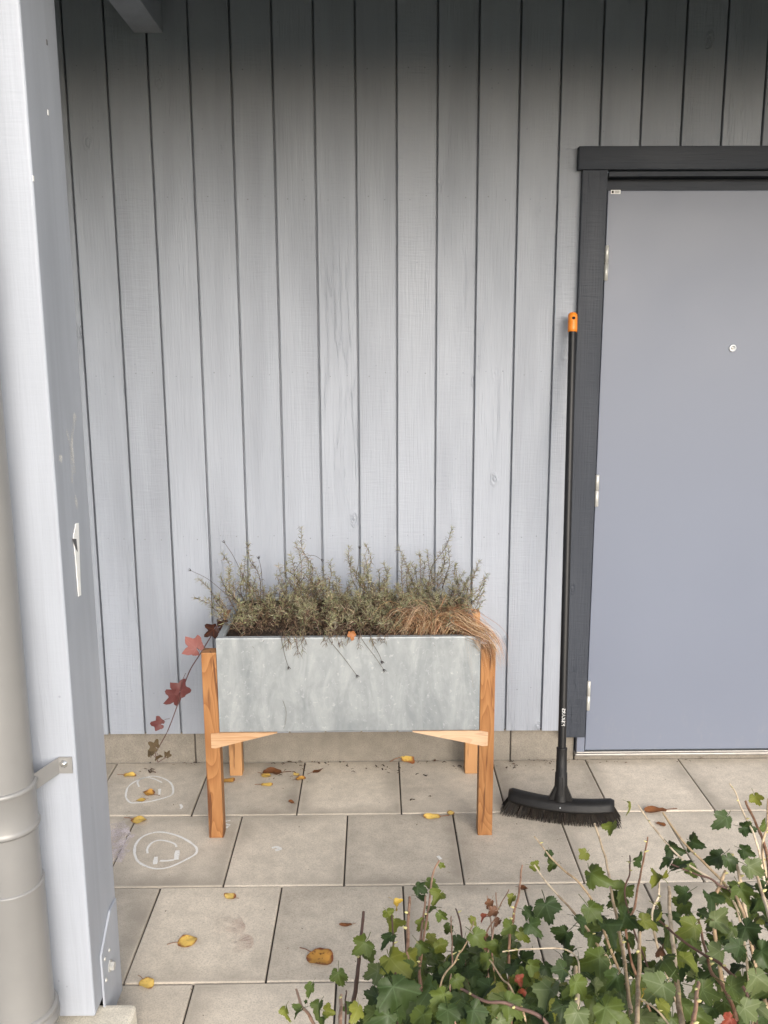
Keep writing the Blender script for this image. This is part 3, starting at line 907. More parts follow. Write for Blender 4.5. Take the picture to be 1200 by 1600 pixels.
LAV = [
    # centre x, spread, stems, label, explicit tips (px, py, Y), stalks
    (-0.40, 0.070, 40, 'sparse straggly lavender at the left end of the metal planter, with dark-tipped bare stalks',
     [(387, 850, -.28), (383, 872, -.3), (392, 885, -.25), (348, 866, -.3), (345, 900, -.3), (357, 890, -.33), (310, 905, -.34), (306, 935, -.36), (322, 935, -.32), (376, 885, -.3), (362, 915, -.2), (398, 905, -.22), (332, 960, -.42), (345, 950, -.45)],
     [[(384, 910, -.3), (365, 870, -.3), (350, 847, -.3)], [(355, 930, -.32), (325, 905, -.32), (297, 891, -.32)], [(410, 920, -.25), (408, 890, -.25), (404, 872, -.25)]]),
    (-0.265, 0.070, 54, 'lavender with one tall leaning shoot, second clump from the left in the metal planter',
     [(471, 826, -.28), (462, 850, -.28), (455, 868, -.3), (435, 885, -.3), (432, 900, -.33), (447, 880, -.25), (465, 890, -.2), (420, 935, -.4), (440, 920, -.38), (482, 880, -.3), (460, 905, -.4)],
     [[(455, 900, -.28), (475, 872, -.28), (490, 868, -.28), (503, 875, -.28)]]),
    (-0.135, 0.075, 68, 'bushy grey-green lavender left of the middle of the metal planter',
     [(516, 878, -.28), (505, 888, -.25), (493, 893, -.3), (485, 885, -.3), (523, 897, -.28), (500, 905, -.4), (475, 915, -.42), (530, 905, -.35), (512, 920, -.45)],
     []),
    (0.005, 0.080, 84, 'dense lavender with a pair of upright shoots in the middle of the metal planter',
     [(545, 856, -.27), (548, 872, -.27), (572, 853, -.25), (570, 868, -.25), (566, 880, -.28), (600, 882, -.28), (592, 893, -.25), (608, 890, -.3), (552, 895, -.3), (580, 905, -.4), (560, 925, -.46), (605, 915, -.42)],
     [[(556, 905, -.24), (560, 880, -.24), (562, 856, -.24)]]),
    (0.135, 0.080, 78, 'grey-green lavender behind the bronze grass in the metal planter',
     [(624, 857, -.22), (630, 870, -.25), (655, 865, -.22), (668, 862, -.2), (664, 880, -.2), (650, 885, -.24), (638, 885, -.25), (675, 890, -.22), (635, 905, -.35), (622, 915, -.40), (690, 885, -.2), (706, 826, -.18), (700, 855, -.18), (693, 870, -.2)],
     []),
    (0.245, 0.060, 48, 'thin lavender leaning out at the right end of the metal planter',
     [(712, 885, -.18), (712, 882, -.16), (724, 895, -.16), (735, 900, -.18), (748, 878, -.2), (745, 890, -.2), (760, 898, -.22), (757, 905, -.24), (755, 925, -.25), (728, 915, -.25), (740, 920, -.15), (718, 935, -.3)],
     []),
]
for li, (cx, spr, ns, lab, tips, stalks) in enumerate(LAV):
    rr = random.Random(100 + li)
    root = empty('lavender_plant', (cx, -0.28, SOILZ), lab, 'lavender', 'lavender clumps in the metal planter')
    S, Fo = Strands(), Strands()
    def bpt():
        return Vector((cx + rr.gauss(0, spr * 0.5), max(-0.50, min(-0.11, -0.29 + rr.gauss(0, 0.085))), SOILZ - 0.006))
    for (a, b, y) in tips:
        tp = wp(a, b, y)
        bs = bpt()
        bs.x = bs.x * 0.5 + max(BX0 + 0.03, min(BX1 - 0.03, tp.x)) * 0.5
        bs.y = bs.y * 0.4 + y * 0.6
        lav_stem(S, Fo, bs, tp, rr, 1.0, 0.32)
        # a side shoot
        m_ = bs.lerp(tp, rr.uniform(0.35, 0.6))
        lav_stem(S, Fo, m_, m_ + Vector((rr.uniform(-0.04, 0.04), rr.uniform(-0.04, 0.02), rr.uniform(0.03, 0.07))), rr, 1.0, 0.3)
    for k in range(ns):
        b0 = bpt()
        a = rr.uniform(0, 2 * math.pi)
        le = rr.uniform(0.07, 0.15)
        lean = rr.uniform(0.15, 0.95)
        tp = b0 + Vector((math.cos(a) * lean * 0.8, math.sin(a) * lean * 0.8 - 0.12, 1.0 - 0.35 * lean)).normalized() * le
        tp.y = max(BY0 + 0.005, min(BY1 - 0.0, tp.y))
        if tp.x < BX0 - 0.02:
            tp.x = BX0 - 0.02
        lav_stem(S, Fo, b0, tp, rr, 1.0, 0.48, 0.9)
    for st_ in stalks:
        flower_stalk(S, Fo, [wp(*q) for q in st_], rr)
    # low tangle of dead growth
    for k in range(int(ns * 10)):
        b0 = bpt() + Vector((rr.uniform(-0.05, 0.05), rr.uniform(-0.11, 0.11), rr.uniform(0.0, 0.05)))
        b0.y = max(BY0 + 0.012, min(BY1 - 0.012, b0.y))
        d = Vector((rr.uniform(-1, 1), rr.uniform(-1, 1), rr.uniform(-0.2, 0.9))).normalized()
        e = Vector((rr.uniform(-1, 1), rr.uniform(-1, 1), rr.uniform(-0.8, 0.6))).normalized()
        l_ = rr.uniform(0.02, 0.045)
        Fo.strip([b0, b0 + d * l_ * 0.5, b0 + d * l_ * 0.5 + e * l_ * 0.5], rr.uniform(0.002, 0.0035), jit(rr.choice(BRN), 0.3, rr), taper=0.4, fold=0.2)
    tag(S.build('stems', M['veg'], root, (cx, -0.28, SOILZ)), kind='stuff')
    f_ = Fo.build('foliage', M['veg'], root, (cx, -0.28, SOILZ))
    f_['kind'] = 'stuff'
# shoots and stalks that hang over the front rim
rr = random.Random(311)
root = empty('trailing_stalks', (-0.1, BY0, BZ1), 'dry brown lavender shoots and thin stalks hanging over the front rim of the metal planter', 'dry stalks')
S, Fo = Strands(), Strands()
for (a, b, c, d) in ((452, 985, 468, 1022), (466, 985, 474, 1018), (458, 990, 450, 1012), (500, 988, 512, 1010), (522, 990, 531, 1012), (530, 985, 535, 1010), (565, 985, 560, 1012), (515, 985, 520, 1005), (575, 988, 583, 1005), (590, 985, 596, 1000), (470, 990, 480, 1008), (444, 992, 446, 1010), (540, 990, 546, 1004), (604, 990, 600, 1004), (440, 988, 455, 1006), (462, 996, 466, 1028)):
    p0, p1 = wp(a, b - 6, -0.50), wp(c, d, BY0 - 0.012)
    rim = Vector(((p0.x + p1.x) / 2, BY0 - 0.004, BZ1 + 0.008))
    q = catmull([p0, rim, p1], 8)
    S.rod(q, 0.0011, jit(BRN[0], 0.2, rr), 0.0006, 3)
    for k in range(16):
        u = rr.random()
        i = min(int(u * 8), 7)
        p = q[i].lerp(q[i + 1], u * 8 - i)
        dd = Vector((rr.uniform(-1, 1), rr.uniform(-0.9, 0.1), rr.uniform(-1, 0.3))).normalized()
        ll = rr.uniform(0.012, 0.024)
        Fo.strip([p, p + dd * ll * .5, p + dd * ll * .5 + (dd + Vector((0, 0, -0.8))).normalized() * ll * .5], 0.0024, jit(rr.choice(BRN + GR[:1]), 0.25, rr), taper=0.3, fold=0.25)
for pp_ in ([(515, 1000), (535, 1025), (558, 1056)], [(565, 998), (585, 1025), (600, 1047)], [(440, 1000), (446, 1028), (451, 1043)], [(580, 1000), (592, 1022), (597, 1034)]):
    w3 = [wp(pp_[0][0], pp_[0][1] - 12, BY0 + 0.01)] + [wp(a, b, BY0 - 0.006 - 0.004 * k) for k, (a, b) in enumerate(pp_)]
    flower_stalk(S, Fo, w3, rr)
# crumpled dry root thread on the front sheet
S.rod(catmull([wp(442, 1095, BY0 - 0.0015), wp(447, 1110, BY0 - 0.003), wp(446, 1128, BY0 - 0.003), wp(443, 1139, BY0 - 0.0015)], 8), 0.0006, (0.16, 0.14, 0.10), 0.0004, 3)
tag(S.build('stalks', M['veg'], root, (-0.1, BY0, BZ1)), kind='stuff')
tag(Fo.build('dry_leaves', M['veg'], root, (-0.1, BY0, BZ1)), kind='stuff')

# ---------------- bronze grass
rr = random.Random(55)
gx = wp(672, 985, -0.42)
root = empty('ornamental_grass', (gx.x, -0.42, SOILZ), 'tuft of dry bronze grass flopping over the right corner of the metal planter', 'grass')
GB = Strands()
GC = [(0.55, 0.32, 0.165), (0.66, 0.43, 0.25), (0.42, 0.21, 0.10), (0.76, 0.56, 0.37), (0.28, 0.13, 0.06)]
for k in range(190):      # short fountain
    b0 = Vector((gx.x + rr.gauss(0, 0.032), -0.43 + rr.gauss(0, 0.03), SOILZ - 0.004))
    a = rr.choice([rr.uniform(2.2, 4.6), rr.uniform(0, 6.28)])
    le = rr.uniform(0.12, 0.24)
    d = Vector((math.cos(a), math.sin(a) * 0.75 - 0.2, 0))
    h = rr.uniform(0.5, 1.0)
    p1 = b0 + d * le * 0.16 + Vector((0, 0, le * 0.50 * h))
    p2 = b0 + d * le * 0.42 + Vector((0, 0, le * 0.62 * h))
    p3 = b0 + d * le * 0.72 + Vector((0, 0, le * (0.30 * h - 0.02)))
    p3.y = max(p3.y, BY0 + 0.005) if p3.z < BZ1 + 0.01 else p3.y
    GB.strip(catmull([b0, p1, p2, p3], 7), rr.uniform(0.0014, 0.0024), jit(rr.choice(GC), 0.2, rr), taper=0.15, fold=0.3)
for k in range(200):      # the mass that falls over the right corner
    b0 = Vector((gx.x + 0.03 + rr.gauss(0, 0.03), -0.42 + rr.gauss(0, 0.035), SOILZ - 0.004))
    j = rr.gauss(0, 1)
    j2 = rr.gauss(0, 1)
    u = rr.random()
    end = wp(766 + 10 * j2 + 14 * u, 1004 + 42 * u + 6 * j, -0.566 + 0.014 * j)
    p1 = b0.lerp(end, 0.25)
    p1.z = BZ1 + 0.022 + 0.014 * j2 + rr.uniform(0, 0.02)
    p2 = b0.lerp(end, 0.62)
    p2.z = BZ1 + 0.016 + 0.009 * j2
    p2.y += rr.uniform(-0.02, 0.02)
    p1 += Vector((rr.gauss(0, .012), rr.gauss(0, .012), rr.gauss(0, .010)))
    p2 += Vector((rr.gauss(0, .010), 0, rr.gauss(0, .008)))
    p3 = b0.lerp(end, 0.86)
    p3.z = end.z + (p2.z - end.z) * 0.62
    p3.x += 0.008
    p3.y = min(p3.y, -0.552 + 0.010 * j2)
    end.z -= 0.0
    GB.strip(catmull([b0, p1, p2, p3, end], 10), rr.uniform(0.0014, 0.0030), jit(rr.choice(GC), 0.28, rr), taper=0.12, fold=0.3)
for k in range(40):       # loose hairs
    b0 = Vector((gx.x + rr.gauss(0, 0.04), -0.43, SOILZ))
    end = wp(rr.uniform(735, 805), rr.uniform(1020, 1075), -0.53 + rr.uniform(-0.02, 0.03))
    p1 = b0.lerp(end, 0.35)
    p1.z = BZ1 + 0.06
    p2 = b0.lerp(end, 0.75)
    p2.z = BZ1 + 0.03
    p2.y = min(p2.y, BY0 - 0.004) if p2.x < BX1 else p2.y
    if end.x < BX1:
        end.y = BY0 - 0.006
    GB.strip(catmull([b0, p1, p2, end], 10), 0.0011, jit(GC[3], 0.2, rr), taper=0.2)
tag(GB.build('blades', M['blade'], root, (gx.x, -0.42, SOILZ)), kind='stuff')

# ---------------- leaves
def leaf_outline(kind, rr, n=36):
    """unit leaf: stalk joins at the origin, main lobe along +Y, about 1 long"""
    if kind == 'currant':
        lob = [(0, 1.0, 0.62), (0.98, 0.80, 0.58), (-0.98, 0.80, 0.58), (1.85, 0.50, 0.5), (-1.85, 0.50, 0.5)]
        teeth, base, ex = 0.065, 0.47, 1.65
    elif kind == 'vine':
        lob = [(0, 1.05, 0.60), (1.08, 0.92, 0.62), (-1.08, 0.92, 0.62), (2.0, 0.50, 0.7), (-2.0, 0.50, 0.7)]
        teeth, base, ex = 0.03, 0.48, 1.0
    out = []
    lob = [(a + rr.uniform(-.1, .1), r * rr.uniform(.82, 1.12), w * rr.uniform(.9, 1.1)) for a, r, w in lob]
    for i in range(n):
        th = -math.pi * 0.93 + 2 * math.pi * 0.93 * i / (n - 1)
        r = base * (1 - 0.45 * max(0, abs(th) - 2.2))
        for a, rl, w in lob:
            dd = abs(th - a) / w
            if dd < 1:
                r = max(r, base + (rl - base) * (1 - dd ** ex))
        r *= 1 + teeth * rr.uniform(0.5, 1.4) * (1 if i % 2 else -1)
        out.append((math.sin(th) * r, math.cos(th) * r))
    return out
def leaf_mesh(kind, rr, cup=0.25, droop=0.35, crumple=0.05, stalk=0.8):
    out = leaf_outline(kind, rr, 52 if kind == 'currant' else 30)
    bm = bmesh.new()
    ph = rr.uniform(0, 6.28)
    side = rr.uniform(-0.25, 0.25)
    def z(x, y):
        r = math.hypot(x, y)
        a = math.atan2(x, y)
        return (cup * abs(x) ** 1.3 - droop * max(0, y) ** 2 * 0.55 + side * x * y - 0.25 * droop * r * r
                + crumple * (math.sin(3.0 * a + ph) * r + 0.8 * math.cos(5 * a + 2 * ph) * r * r))
    c = bm.verts.new((0, 0, 0))
    n = len(out)
    mid = [bm.verts.new((x * 0.52, y * 0.52, z(x * 0.52, y * 0.52))) for x, y in out[::2]]
    rim = [bm.verts.new((x, y, z(x, y))) for x, y in out]
    for i in range(len(mid) - 1):
        bm.faces.new((c, mid[i], mid[i + 1]))
        bm.faces.new((mid[i], rim[2 * i], rim[2 * i + 1]))
        bm.faces.new((mid[i], rim[2 * i + 1], mid[i + 1]))
        bm.faces.new((mid[i + 1], rim[2 * i + 1], rim[2 * i + 2]))
    if n % 2 == 0:
        bm.faces.new((mid[-1], rim[-2], rim[-1]))
    if stalk:
        sp = [Vector((0, 0.0, -0.004)), Vector((0, -stalk * 0.5, -0.10 * stalk)), Vector((0.05, -stalk, -0.40 * stalk))]
        rg = []
        for p in sp:
            rg.append([bm.verts.new(p + Vector((0.022 * math.cos(q), 0, 0.022 * math.sin(q)))) for q in (0.3, 2.4, 4.5)])
        for i in range(2):
            for k in range(3):
                bm.faces.new((rg[i][k], rg[i][(k + 1) % 3], rg[i + 1][(k + 1) % 3], rg[i + 1][k]))
    me = bpy.data.meshes.new('leaf')
    bm.normal_update()
    bm.to_mesh(me)
    bm.free()
    for p in me.polygons:
        p.use_smooth = True
    return me
rl = random.Random(91)
CUR = [leaf_mesh('currant', rl, rl.uniform(0.1, 0.8), rl.uniform(0.1, 1.3), rl.uniform(0.06, 0.2)) for _ in range(26)]
CURL = [leaf_mesh('currant', rl, rl.uniform(0.7, 1.1), rl.uniform(0.6, 1.2), 0.16) for _ in range(5)]
VIN = [leaf_mesh('vine', rl, rl.uniform(0.1, 0.5), rl.uniform(0.1, 0.6), 0.09, 0.0) for _ in range(5)]
for m_ in CUR + CURL + VIN:
    m_.materials.append(M['leaf_g'])
def put_leaf(mesh, mat, parent, pos, nrm, tip, size, name='leaf'):
    nrm = Vector(nrm).normalized()
    tip = Vector(tip) - nrm * Vector(tip).dot(nrm)
    tip.normalize()
    x = tip.cross(nrm)
    m3 = Matrix((x, tip, nrm)).transposed()
    o = link(name, mesh, None, parent, rel(parent, pos) if parent is not None else pos, m3.to_euler(), size)
    o.material_slots[0].link = 'OBJECT'
    o.material_slots[0].material = mat
    return o

# ---------------- creeper hanging from the left end of the planter
VY = -0.36
vine = empty('creeper_vine', tuple(wp(338, 985, VY)), 'thin creeper with red lobed leaves hanging off the left end of the planter', 'vine')
vp = [(352, 978, -0.34), (340, 978, VY), (331, 992, VY), (314, 1020, VY), (298, 1045, VY), (288, 1070, VY), (275, 1108, VY - .01), (262, 1142, VY - .01), (250, 1164, VY), (243, 1178, VY), (247, 1191, VY)]
q = catmull([wp(*p) for p in vp], 40)
tube_obj('stem', M['vine_stem'], vine, q, [0.0024 - 0.0010 * i / 40 for i in range(41)], 6)
tube_obj('stem', M['vine_stem'], vine, catmull([wp(247, 1191, VY), wp(255, 1186, VY), wp(264, 1181, VY)], 6), 0.0012, 5)
VL = [  # leaf centre px, half size px, tip direction px, material, mesh, stalk start px
    ((330, 985), 17, (-0.9, 0.45), 'vine_dark', 0, (334, 990)),
    ((302, 1009), 22, (-0.75, -0.7), 'vine_pink', 1, (312, 1018)),
    ((283, 1074), 21, (0.3, -1.0), 'vine_red', 2, (290, 1052)),
    ((271, 1088), 19, (-0.9, 0.5), 'vine_red', 3, (279, 1098)),
    ((247, 1131), 14, (-0.9, -0.1), 'vine_red', 4, (265, 1123)),
    ((240, 1165), 13, (-0.9, -0.7), 'vine_dry', 0, (247, 1170)),
    ((234, 1176), 11, (-0.2, -1.0), 'vine_dry', 3, (243, 1184)),
    ((248, 1184), 8, (0.2, 1.0), 'vine_dry', 2, (246, 1178)),
    ((262, 1179), 8, (0.7, -0.9), 'vine_dry', 1, (256, 1186)),
    ((348, 976), 14, (0.8, -0.5), 'vine_dark', 4, (345, 980)),
]
for i, ((a, b), s, (tx, ty), mt, mi, (sa, sb_)) in enumerate(VL):
    c = wp(a, b, VY - 0.006 - 0.002 * (i % 3))
    sz = s * 2 * 0.58 / 470
    tip = Vector((tx, 0.1, -ty))
    nr = Vector((rl.uniform(-.7, .7), -1, rl.uniform(-.3, .8)))
    if mt == 'vine_dry':
        nr = Vector((rl.uniform(-1, 1), -0.7, rl.uniform(-.5, .5)))
    o = put_leaf(VIN[mi], M[mt], vine, c - tip.normalized() * sz * 0.25, nr, tip, sz)
    w0 = wp(sa, sb_, VY)
    e0 = c - tip.normalized() * sz * 0.25
    mdl = w0.lerp(e0, 0.5) + Vector((0, -0.004, 0.008))
    tube_obj('leaf_stalk', M['vine_stem'], vine, catmull([w0, mdl, e0], 6), 0.0009, 5)

# ---------------- fallen leaves (each its own thing)
def oval_mesh(rr, asp, curl, wav, stalk=0.5, pointed=0.6):
    n = 18
    bm = bmesh.new()
    ph = rr.uniform(0, 6)
    def z(x, y):
        return curl * (x * x * 1.6 + 0.5 * (y - 0.3) ** 2) + wav * math.sin(5 * math.atan2(x, y - 0.1) + ph) * math.hypot(x, y - 0.1) + 0.02
    out = []
    for i in range(n):
        a = 2 * math.pi * i / n
        y = 0.5 - 0.5 * math.cos(a)
        w = abs(math.sin(a)) ** 0.85 * (1.05 - 0.35 * (y - 0.4)) * asp * (1 + rr.uniform(-0.06, 0.06))
        out.append((w * (1 if a < math.pi else -1) * 0.5, y))
    def ringv(k):
        return [bm.verts.new((x * k, 0.5 + (y - 0.5) * k, z(x * k, 0.5 + (y - 0.5) * k))) for x, y in out]
    r1, r2 = ringv(1.0), ringv(0.55)
    c0 = bm.verts.new((0, 0.5, z(0, 0.5)))
    for i in range(n):
        j = (i + 1) % n
        bm.faces.new((r1[i], r1[j], r2[j], r2[i]))
        bm.faces.new((r2[i], r2[j], c0))
    if stalk:
        p = [Vector((0, 0.1, 0.03)), Vector((0.02, -stalk * 0.5, 0.05)), Vector((0.07, -stalk, 0.03))]
        rg = [[bm.verts.new(v + Vector((0.018 * math.cos(q), 0, 0.018 * math.sin(q)))) for q in (0.3, 2.4, 4.5)] for v in p]
        for i in range(2):
            for k in range(3):
                bm.faces.new((rg[i][k], rg[i][(k + 1) % 3], rg[i + 1][(k + 1) % 3], rg[i + 1][k]))
    zm = min(v.co.z for v in bm.verts)
    bmesh.ops.translate(bm, vec=(0, -0.5, -zm), verts=bm.verts)
    bm.normal_update()
    me = bpy.data.meshes.new('fallen_leaf')
    bm.to_mesh(me)
    bm.free()
    for f in me.polygons:
        f.use_smooth = True
    return me
FALL = [  # px, py, length m, width ratio, angle deg, material, curl, label
    (203, 1212, .047, .62, 80, 'fall_y', .45, 'yellow curled leaf on the paving behind the upper chalk face'),
    (232, 1240, .046, .75, 60, 'fall_o', .55, 'brown-orange curled leaf lying inside the upper chalk face'),
    (220, 1250, .034, .66, 95, 'fall_y', .15, 'small yellow leaf on the front rim of the upper chalk face'),
    (217, 1282, .056, .72, 70, 'fall_y', .22, 'yellow brown-edged leaf just behind the lower chalk face'),
    (357, 1220, .047, .70, 88, 'fall_o', .30, 'amber leaf beside the front left planter leg'),
    (416, 1212, .042, .72, 40, 'fall_y', .18, 'yellow leaf leaning on a dark dead leaf under the planter'),
    (425, 1208, .070, .62, 110, 'fall_b', .50, 'dark brown dead leaf behind a yellow one under the planter'),
    (417, 1226, .043, .55, 95, 'fall_y', .15, 'narrow yellow leaf in front of the dead leaf pair under the planter'),
    (463, 1210, .028, .75, 40, 'fall_y', .25, 'tiny yellow leaf left of the slab joint under the planter'),
    (470, 1217, .038, .70, 110, 'fall_o', .40, 'tan curled leaf on the slab joint under the planter'),
    (472, 1182, .060, .60, 75, 'fall_b', .55, 'rust brown leaf against the concrete plinth under the planter'),
    (497, 1205, .042, .50, 100, 'fall_b', .50, 'small red-brown leaf right of the slab joint under the planter'),
    (675, 1276, .058, .50, 85, 'fall_y', .22, 'slim yellow leaf on the row joint left of the front right leg'),
    (704, 1270, .028, .85, 10, 'fall_y', .10, 'small round yellow leaf nearest the front right planter leg'),
    (359, 1400, .036, .80, 65, 'fall_y', .15, 'small bright yellow leaf on the slab below the chalk faces'),
    (293, 1471, .052, .85, 80, 'fall_y', .10, 'broad yellow leaf in the middle of a front row slab'),
    (230, 1537, .042, .80, 50, 'fall_y', .20, 'yellow brown-tinged leaf on the joint near the concrete block'),
    (501, 1497, .070, .92, 60, 'fall_o', .10, 'large round orange and yellow leaf left of the currant bushes'),
    (1024, 1267, .078, .42, 82, 'fall_b', .45, 'long curled tan leaf on the paving right of the broom'),
    (1033, 1288, .030, .65, 60, 'fall_b', .40, 'small dark leaf in front of the long tan leaf'),
    (455, 1253, .024, .65, 40, 'fall_b', .40, 'tiny dark leaf on a slab between the planter legs'),
    (540, 1445, .036, .32, 100, 'fall_b', .30, 'thin brown leaf scrap beside the currant bushes'),
    (818, 1388, .030, .70, 80, 'fall_b', .40, 'greyish withered leaf on the paving behind the currant canes'),
]
for i, (a, b, L, asp, ang, mt, curl, lab) in enumerate(FALL):
    rr = random.Random(500 + i)
    me = oval_mesh(rr, asp, curl, 0.05 + curl * 0.15, 0.5 if L > 0.04 else 0.3)
    p = on_z(a, b, 0.002)
    o = link('fallen_leaf', me, M[mt], None, (p.x, p.y, 0.0012), (rr.uniform(-.05, .05), rr.uniform(-.05, .05), R(ang + rr.choice((0, 180)) + rr.uniform(-20, 20))), L * 1.04)
    tag(o, lab, 'leaf', 'leaves fallen on the paving')
mp = leaf_mesh('vine', random.Random(8), 0.1, 0.15, 0.06, 1.5)
mp.materials.append(M['fall_y'])
p = on_z(634, 1184, 0.004)
o = put_leaf(mp, M['fall_y'], None, p + Vector((0, -0.012, 0.016)), (0.1, -0.6, 1), (0.9, 0.25, 0.1), 0.062, 'fallen_leaf')
tag(o, 'yellow lobed leaf with a long stalk at the plinth under the planter', 'leaf', 'leaves fallen on the paving')
mp = leaf_mesh('currant', random.Random(9), 0.5, 0.5, 0.14, 0.4)
mp.materials.append(M['fall_o'])
o = put_leaf(mp, M['leaf_br2'], None, wp(549, 990, BY0 - 0.010), (0.15, -1, 0.5), (0.2, -0.3, -1), 0.024, 'dead_leaf')
tag(o, 'crumpled orange-brown leaf caught on the front rim of the metal planter', 'leaf')

# dark crumbs, seeds and needles swept along the wall and joints
rr = random.Random(77)
LT = Strands()
def crumb(p, s, col):
    a = rr.uniform(0, 6.28)
    d = Vector((math.cos(a), math.sin(a), 0))
    e = Vector((-d.y, d.x, 0))
    LT.strip([p - d * s, p + Vector((0, 0, s * rr.uniform(0.2, 0.7))), p + d * s + Vector((0, 0, s * 0.1))], s * rr.uniform(0.5, 1.3), col, side=Vector((0, 0, 1)), taper=0.5, fold=0.2)
LC = [(0.09, 0.065, 0.048), (0.13, 0.09, 0.062), (0.16, 0.085, 0.055), (0.06, 0.045, 0.035), (0.24, 0.18, 0.13)]
for (a, b, n, sx, sy, s) in ((448, 1188, 12, 22, 5, .010), (440, 1208, 9, 16, 6, .009), (505, 1192, 8, 24, 5, .008), (560, 1195, 10, 30, 8, .009), (605, 1200, 7, 20, 8, .008), (670, 1190, 6, 16, 4, .009), (655, 1210, 3, 10, 4, .010), (642, 1249, 2, 3, 2, .012), (672, 1243, 2, 2, 2, .009), (226, 1203, 9, 14, 4, .010), (860, 1188, 26, 36, 5, .006), (790, 1195, 9, 26, 6, .008), (720, 1198, 8, 14, 5, .008), (624, 1200, 8, 3, 18, .007), (474, 1200, 8, 4, 14, .008), (940, 1190, 7, 26, 3, .006), (1060, 1188, 6, 50, 3, .007), (300, 1190, 9, 60, 3, .006), (770, 1190, 10, 120, 3, .005), (850, 1200, 5, 40, 4, .006)):
    for k in range(n):
        p = on_z(a + rr.gauss(0, sx * 0.6), b + rr.gauss(0, sy * 0.6), 0.003)
        if p.y > -0.006:
            p.y = -0.006 - rr.random() * 0.02
        crumb(p, s * rr.uniform(0.3, 1.0), jit(rr.choice(LC), 0.2, rr))
for k in range(150):
    p = Vector((rr.uniform(-1.5, 1.8), rr.uniform(-1.55, -0.01), 0.002))
    crumb(p, rr.uniform(0.0012, 0.0035), jit(rr.choice(LC), 0.2, rr))
lt = LT.build('leaf_litter', M['litter'], None, (0, -0.3, 0))
tag(lt, 'dark leaf crumbs and seeds scattered along the plinth and paving', 'litter', kind='stuff')

# ---------------- chalk drawings
def cz(a, b):
    return on_z(160 + a / 3.0, 1130 + b / 3.0, 0.0022)
UP = Vector((0, 0, 1))
c1 = [([(110, 330), (112, 350), (130, 371), (160, 373), (220, 367), (290, 350), (325, 335), (332, 310), (320, 280), (285, 258), (240, 248), (200, 255), (150, 275), (120, 300), (110, 330)], .007),
      ([(172, 298), (165, 276), (185, 258), (215, 255), (245, 262), (280, 278)], .007), ([(268, 308), (267, 335)], .010), ([(365, 380), (372, 392), (366, 402)], .008)]
o = ribbon(c1, cz, UP, 'chalk_drawing', M['chalk'], None)
tag(o, 'white chalk face with a turned-down mouth drawn nearest the plinth', 'chalk drawing', 'chalk faces on the paving')
c2 = [([(150, 610), (155, 572), (180, 538), (220, 518), (270, 510), (330, 520), (385, 542), (430, 572), (443, 592), (436, 613), (400, 635), (350, 660), (300, 678), (250, 682), (200, 668), (165, 645), (150, 610)], .008),
      ([(212, 610), (211, 588), (230, 562), (262, 549), (300, 552), (338, 565), (348, 580)], .007), ([(352, 596), (346, 640)], .015), ([(251, 626), (247, 661)], .013), ([(268, 645), (300, 645), (335, 640)], .009)]
o = ribbon(c2, cz, UP, 'chalk_drawing', M['chalk'], None)
tag(o, 'white chalk face with two thick eyes drawn on the second paving row', 'chalk drawing', 'chalk faces on the paving')
c3 = [([(60, 470), (45, 520), (40, 580), (48, 640)], .055), ([(75, 465), (90, 500), (100, 530)], .045), ([(110, 590), (90, 610), (60, 650)], .035), ([(140, 520), (110, 560), (70, 620)], .02), ([(60, 500), (75, 560), (50, 600)], .05)]
o = ribbon(c3, cz, UP, 'chalk_scribble', M['chalk_pink'], None)
tag(o, 'pale pink chalk scribble on the slabs beside the grey post', 'chalk mark')
c4 = [([(575, 460), (600, 455)], .007), ([(578, 472), (598, 478)], .008), ([(580, 492), (590, 482)], .008), ([(795, 585), (815, 580), (835, 590), (810, 596)], .012), ([(1586, 628), (1572, 632)], .020)]
o = ribbon(c4, cz, UP, 'chalk_mark', M['chalk'], None)
tag(o, 'small white chalk ticks on the slabs by the planter legs', 'chalk mark')
c5 = [([(585, 905), (600, 960), (570, 1000)], .07), ([(600, 1010), (640, 1030), (600, 1060)], .08)]
o = ribbon(c5, cz, UP, 'chalk_smudge', M['chalk_faint'], None)
tag(o, 'faint reddish chalk smudge on the slab beside the broad yellow leaf', 'chalk mark')

# ================================================================== BROOM
bl, bmid, br = on_z(784, 1266), on_z(874, 1280), on_z(969, 1287)
cen = Vector(((bl.x + br.x) / 2, (bl.y + br.y) / 2, 0))
ux = (br - bl).normalized()
uy = Vector((-ux.y, ux.x, 0))        # towards the wall
HL = 0.178                            # half length of the block
broom = empty('broom', tuple(cen), 'black broom with orange handle end leaning on the wall beside the door', 'broom')
ZK = 0.048                            # underside of the block
def bpt_(u, v, z):
    """u along the head (-1..1), v across (m), bowed towards the viewer at the middle"""
    bow = -0.036 * (1 - u * u) + 0.010
    return cen + ux * (u * HL) + uy * (bow + v) + Vector((0, 0, z))
bm = bmesh.new()
N = 28
prof = [(-0.031, 0.0), (-0.033, 0.007), (-0.030, 0.010), (-0.027, 0.020), (-0.018, 0.030), (0.0, 0.034), (0.018, 0.030), (0.027, 0.020), (0.031, 0.008), (0.030, 0.0)]
rings = []
for i in range(N + 1):
    u = -1 + 2 * i / N
    e = max(0.0, (abs(u) - 0.90) / 0.10)
    k = math.sqrt(max(0.0, 1 - (0.75 * e) ** 2))
    hk = 1 - 0.25 * e * e
    rings.append([bm.verts.new(bpt_(u, v * (0.55 + 0.45 * k), ZK + z * hk) - cen) for v, z in prof])
for a, b in zip(rings[:-1], rings[1:]):
    for k in range(len(prof)):
        j = (k + 1) % len(prof)
        bm.faces.new((a[k], a[j], b[j], b[k]))
bm.faces.new(rings[0][::-1])
bm.faces.new(rings[-1])
me = to_mesh(bm, 'broom_block', True)
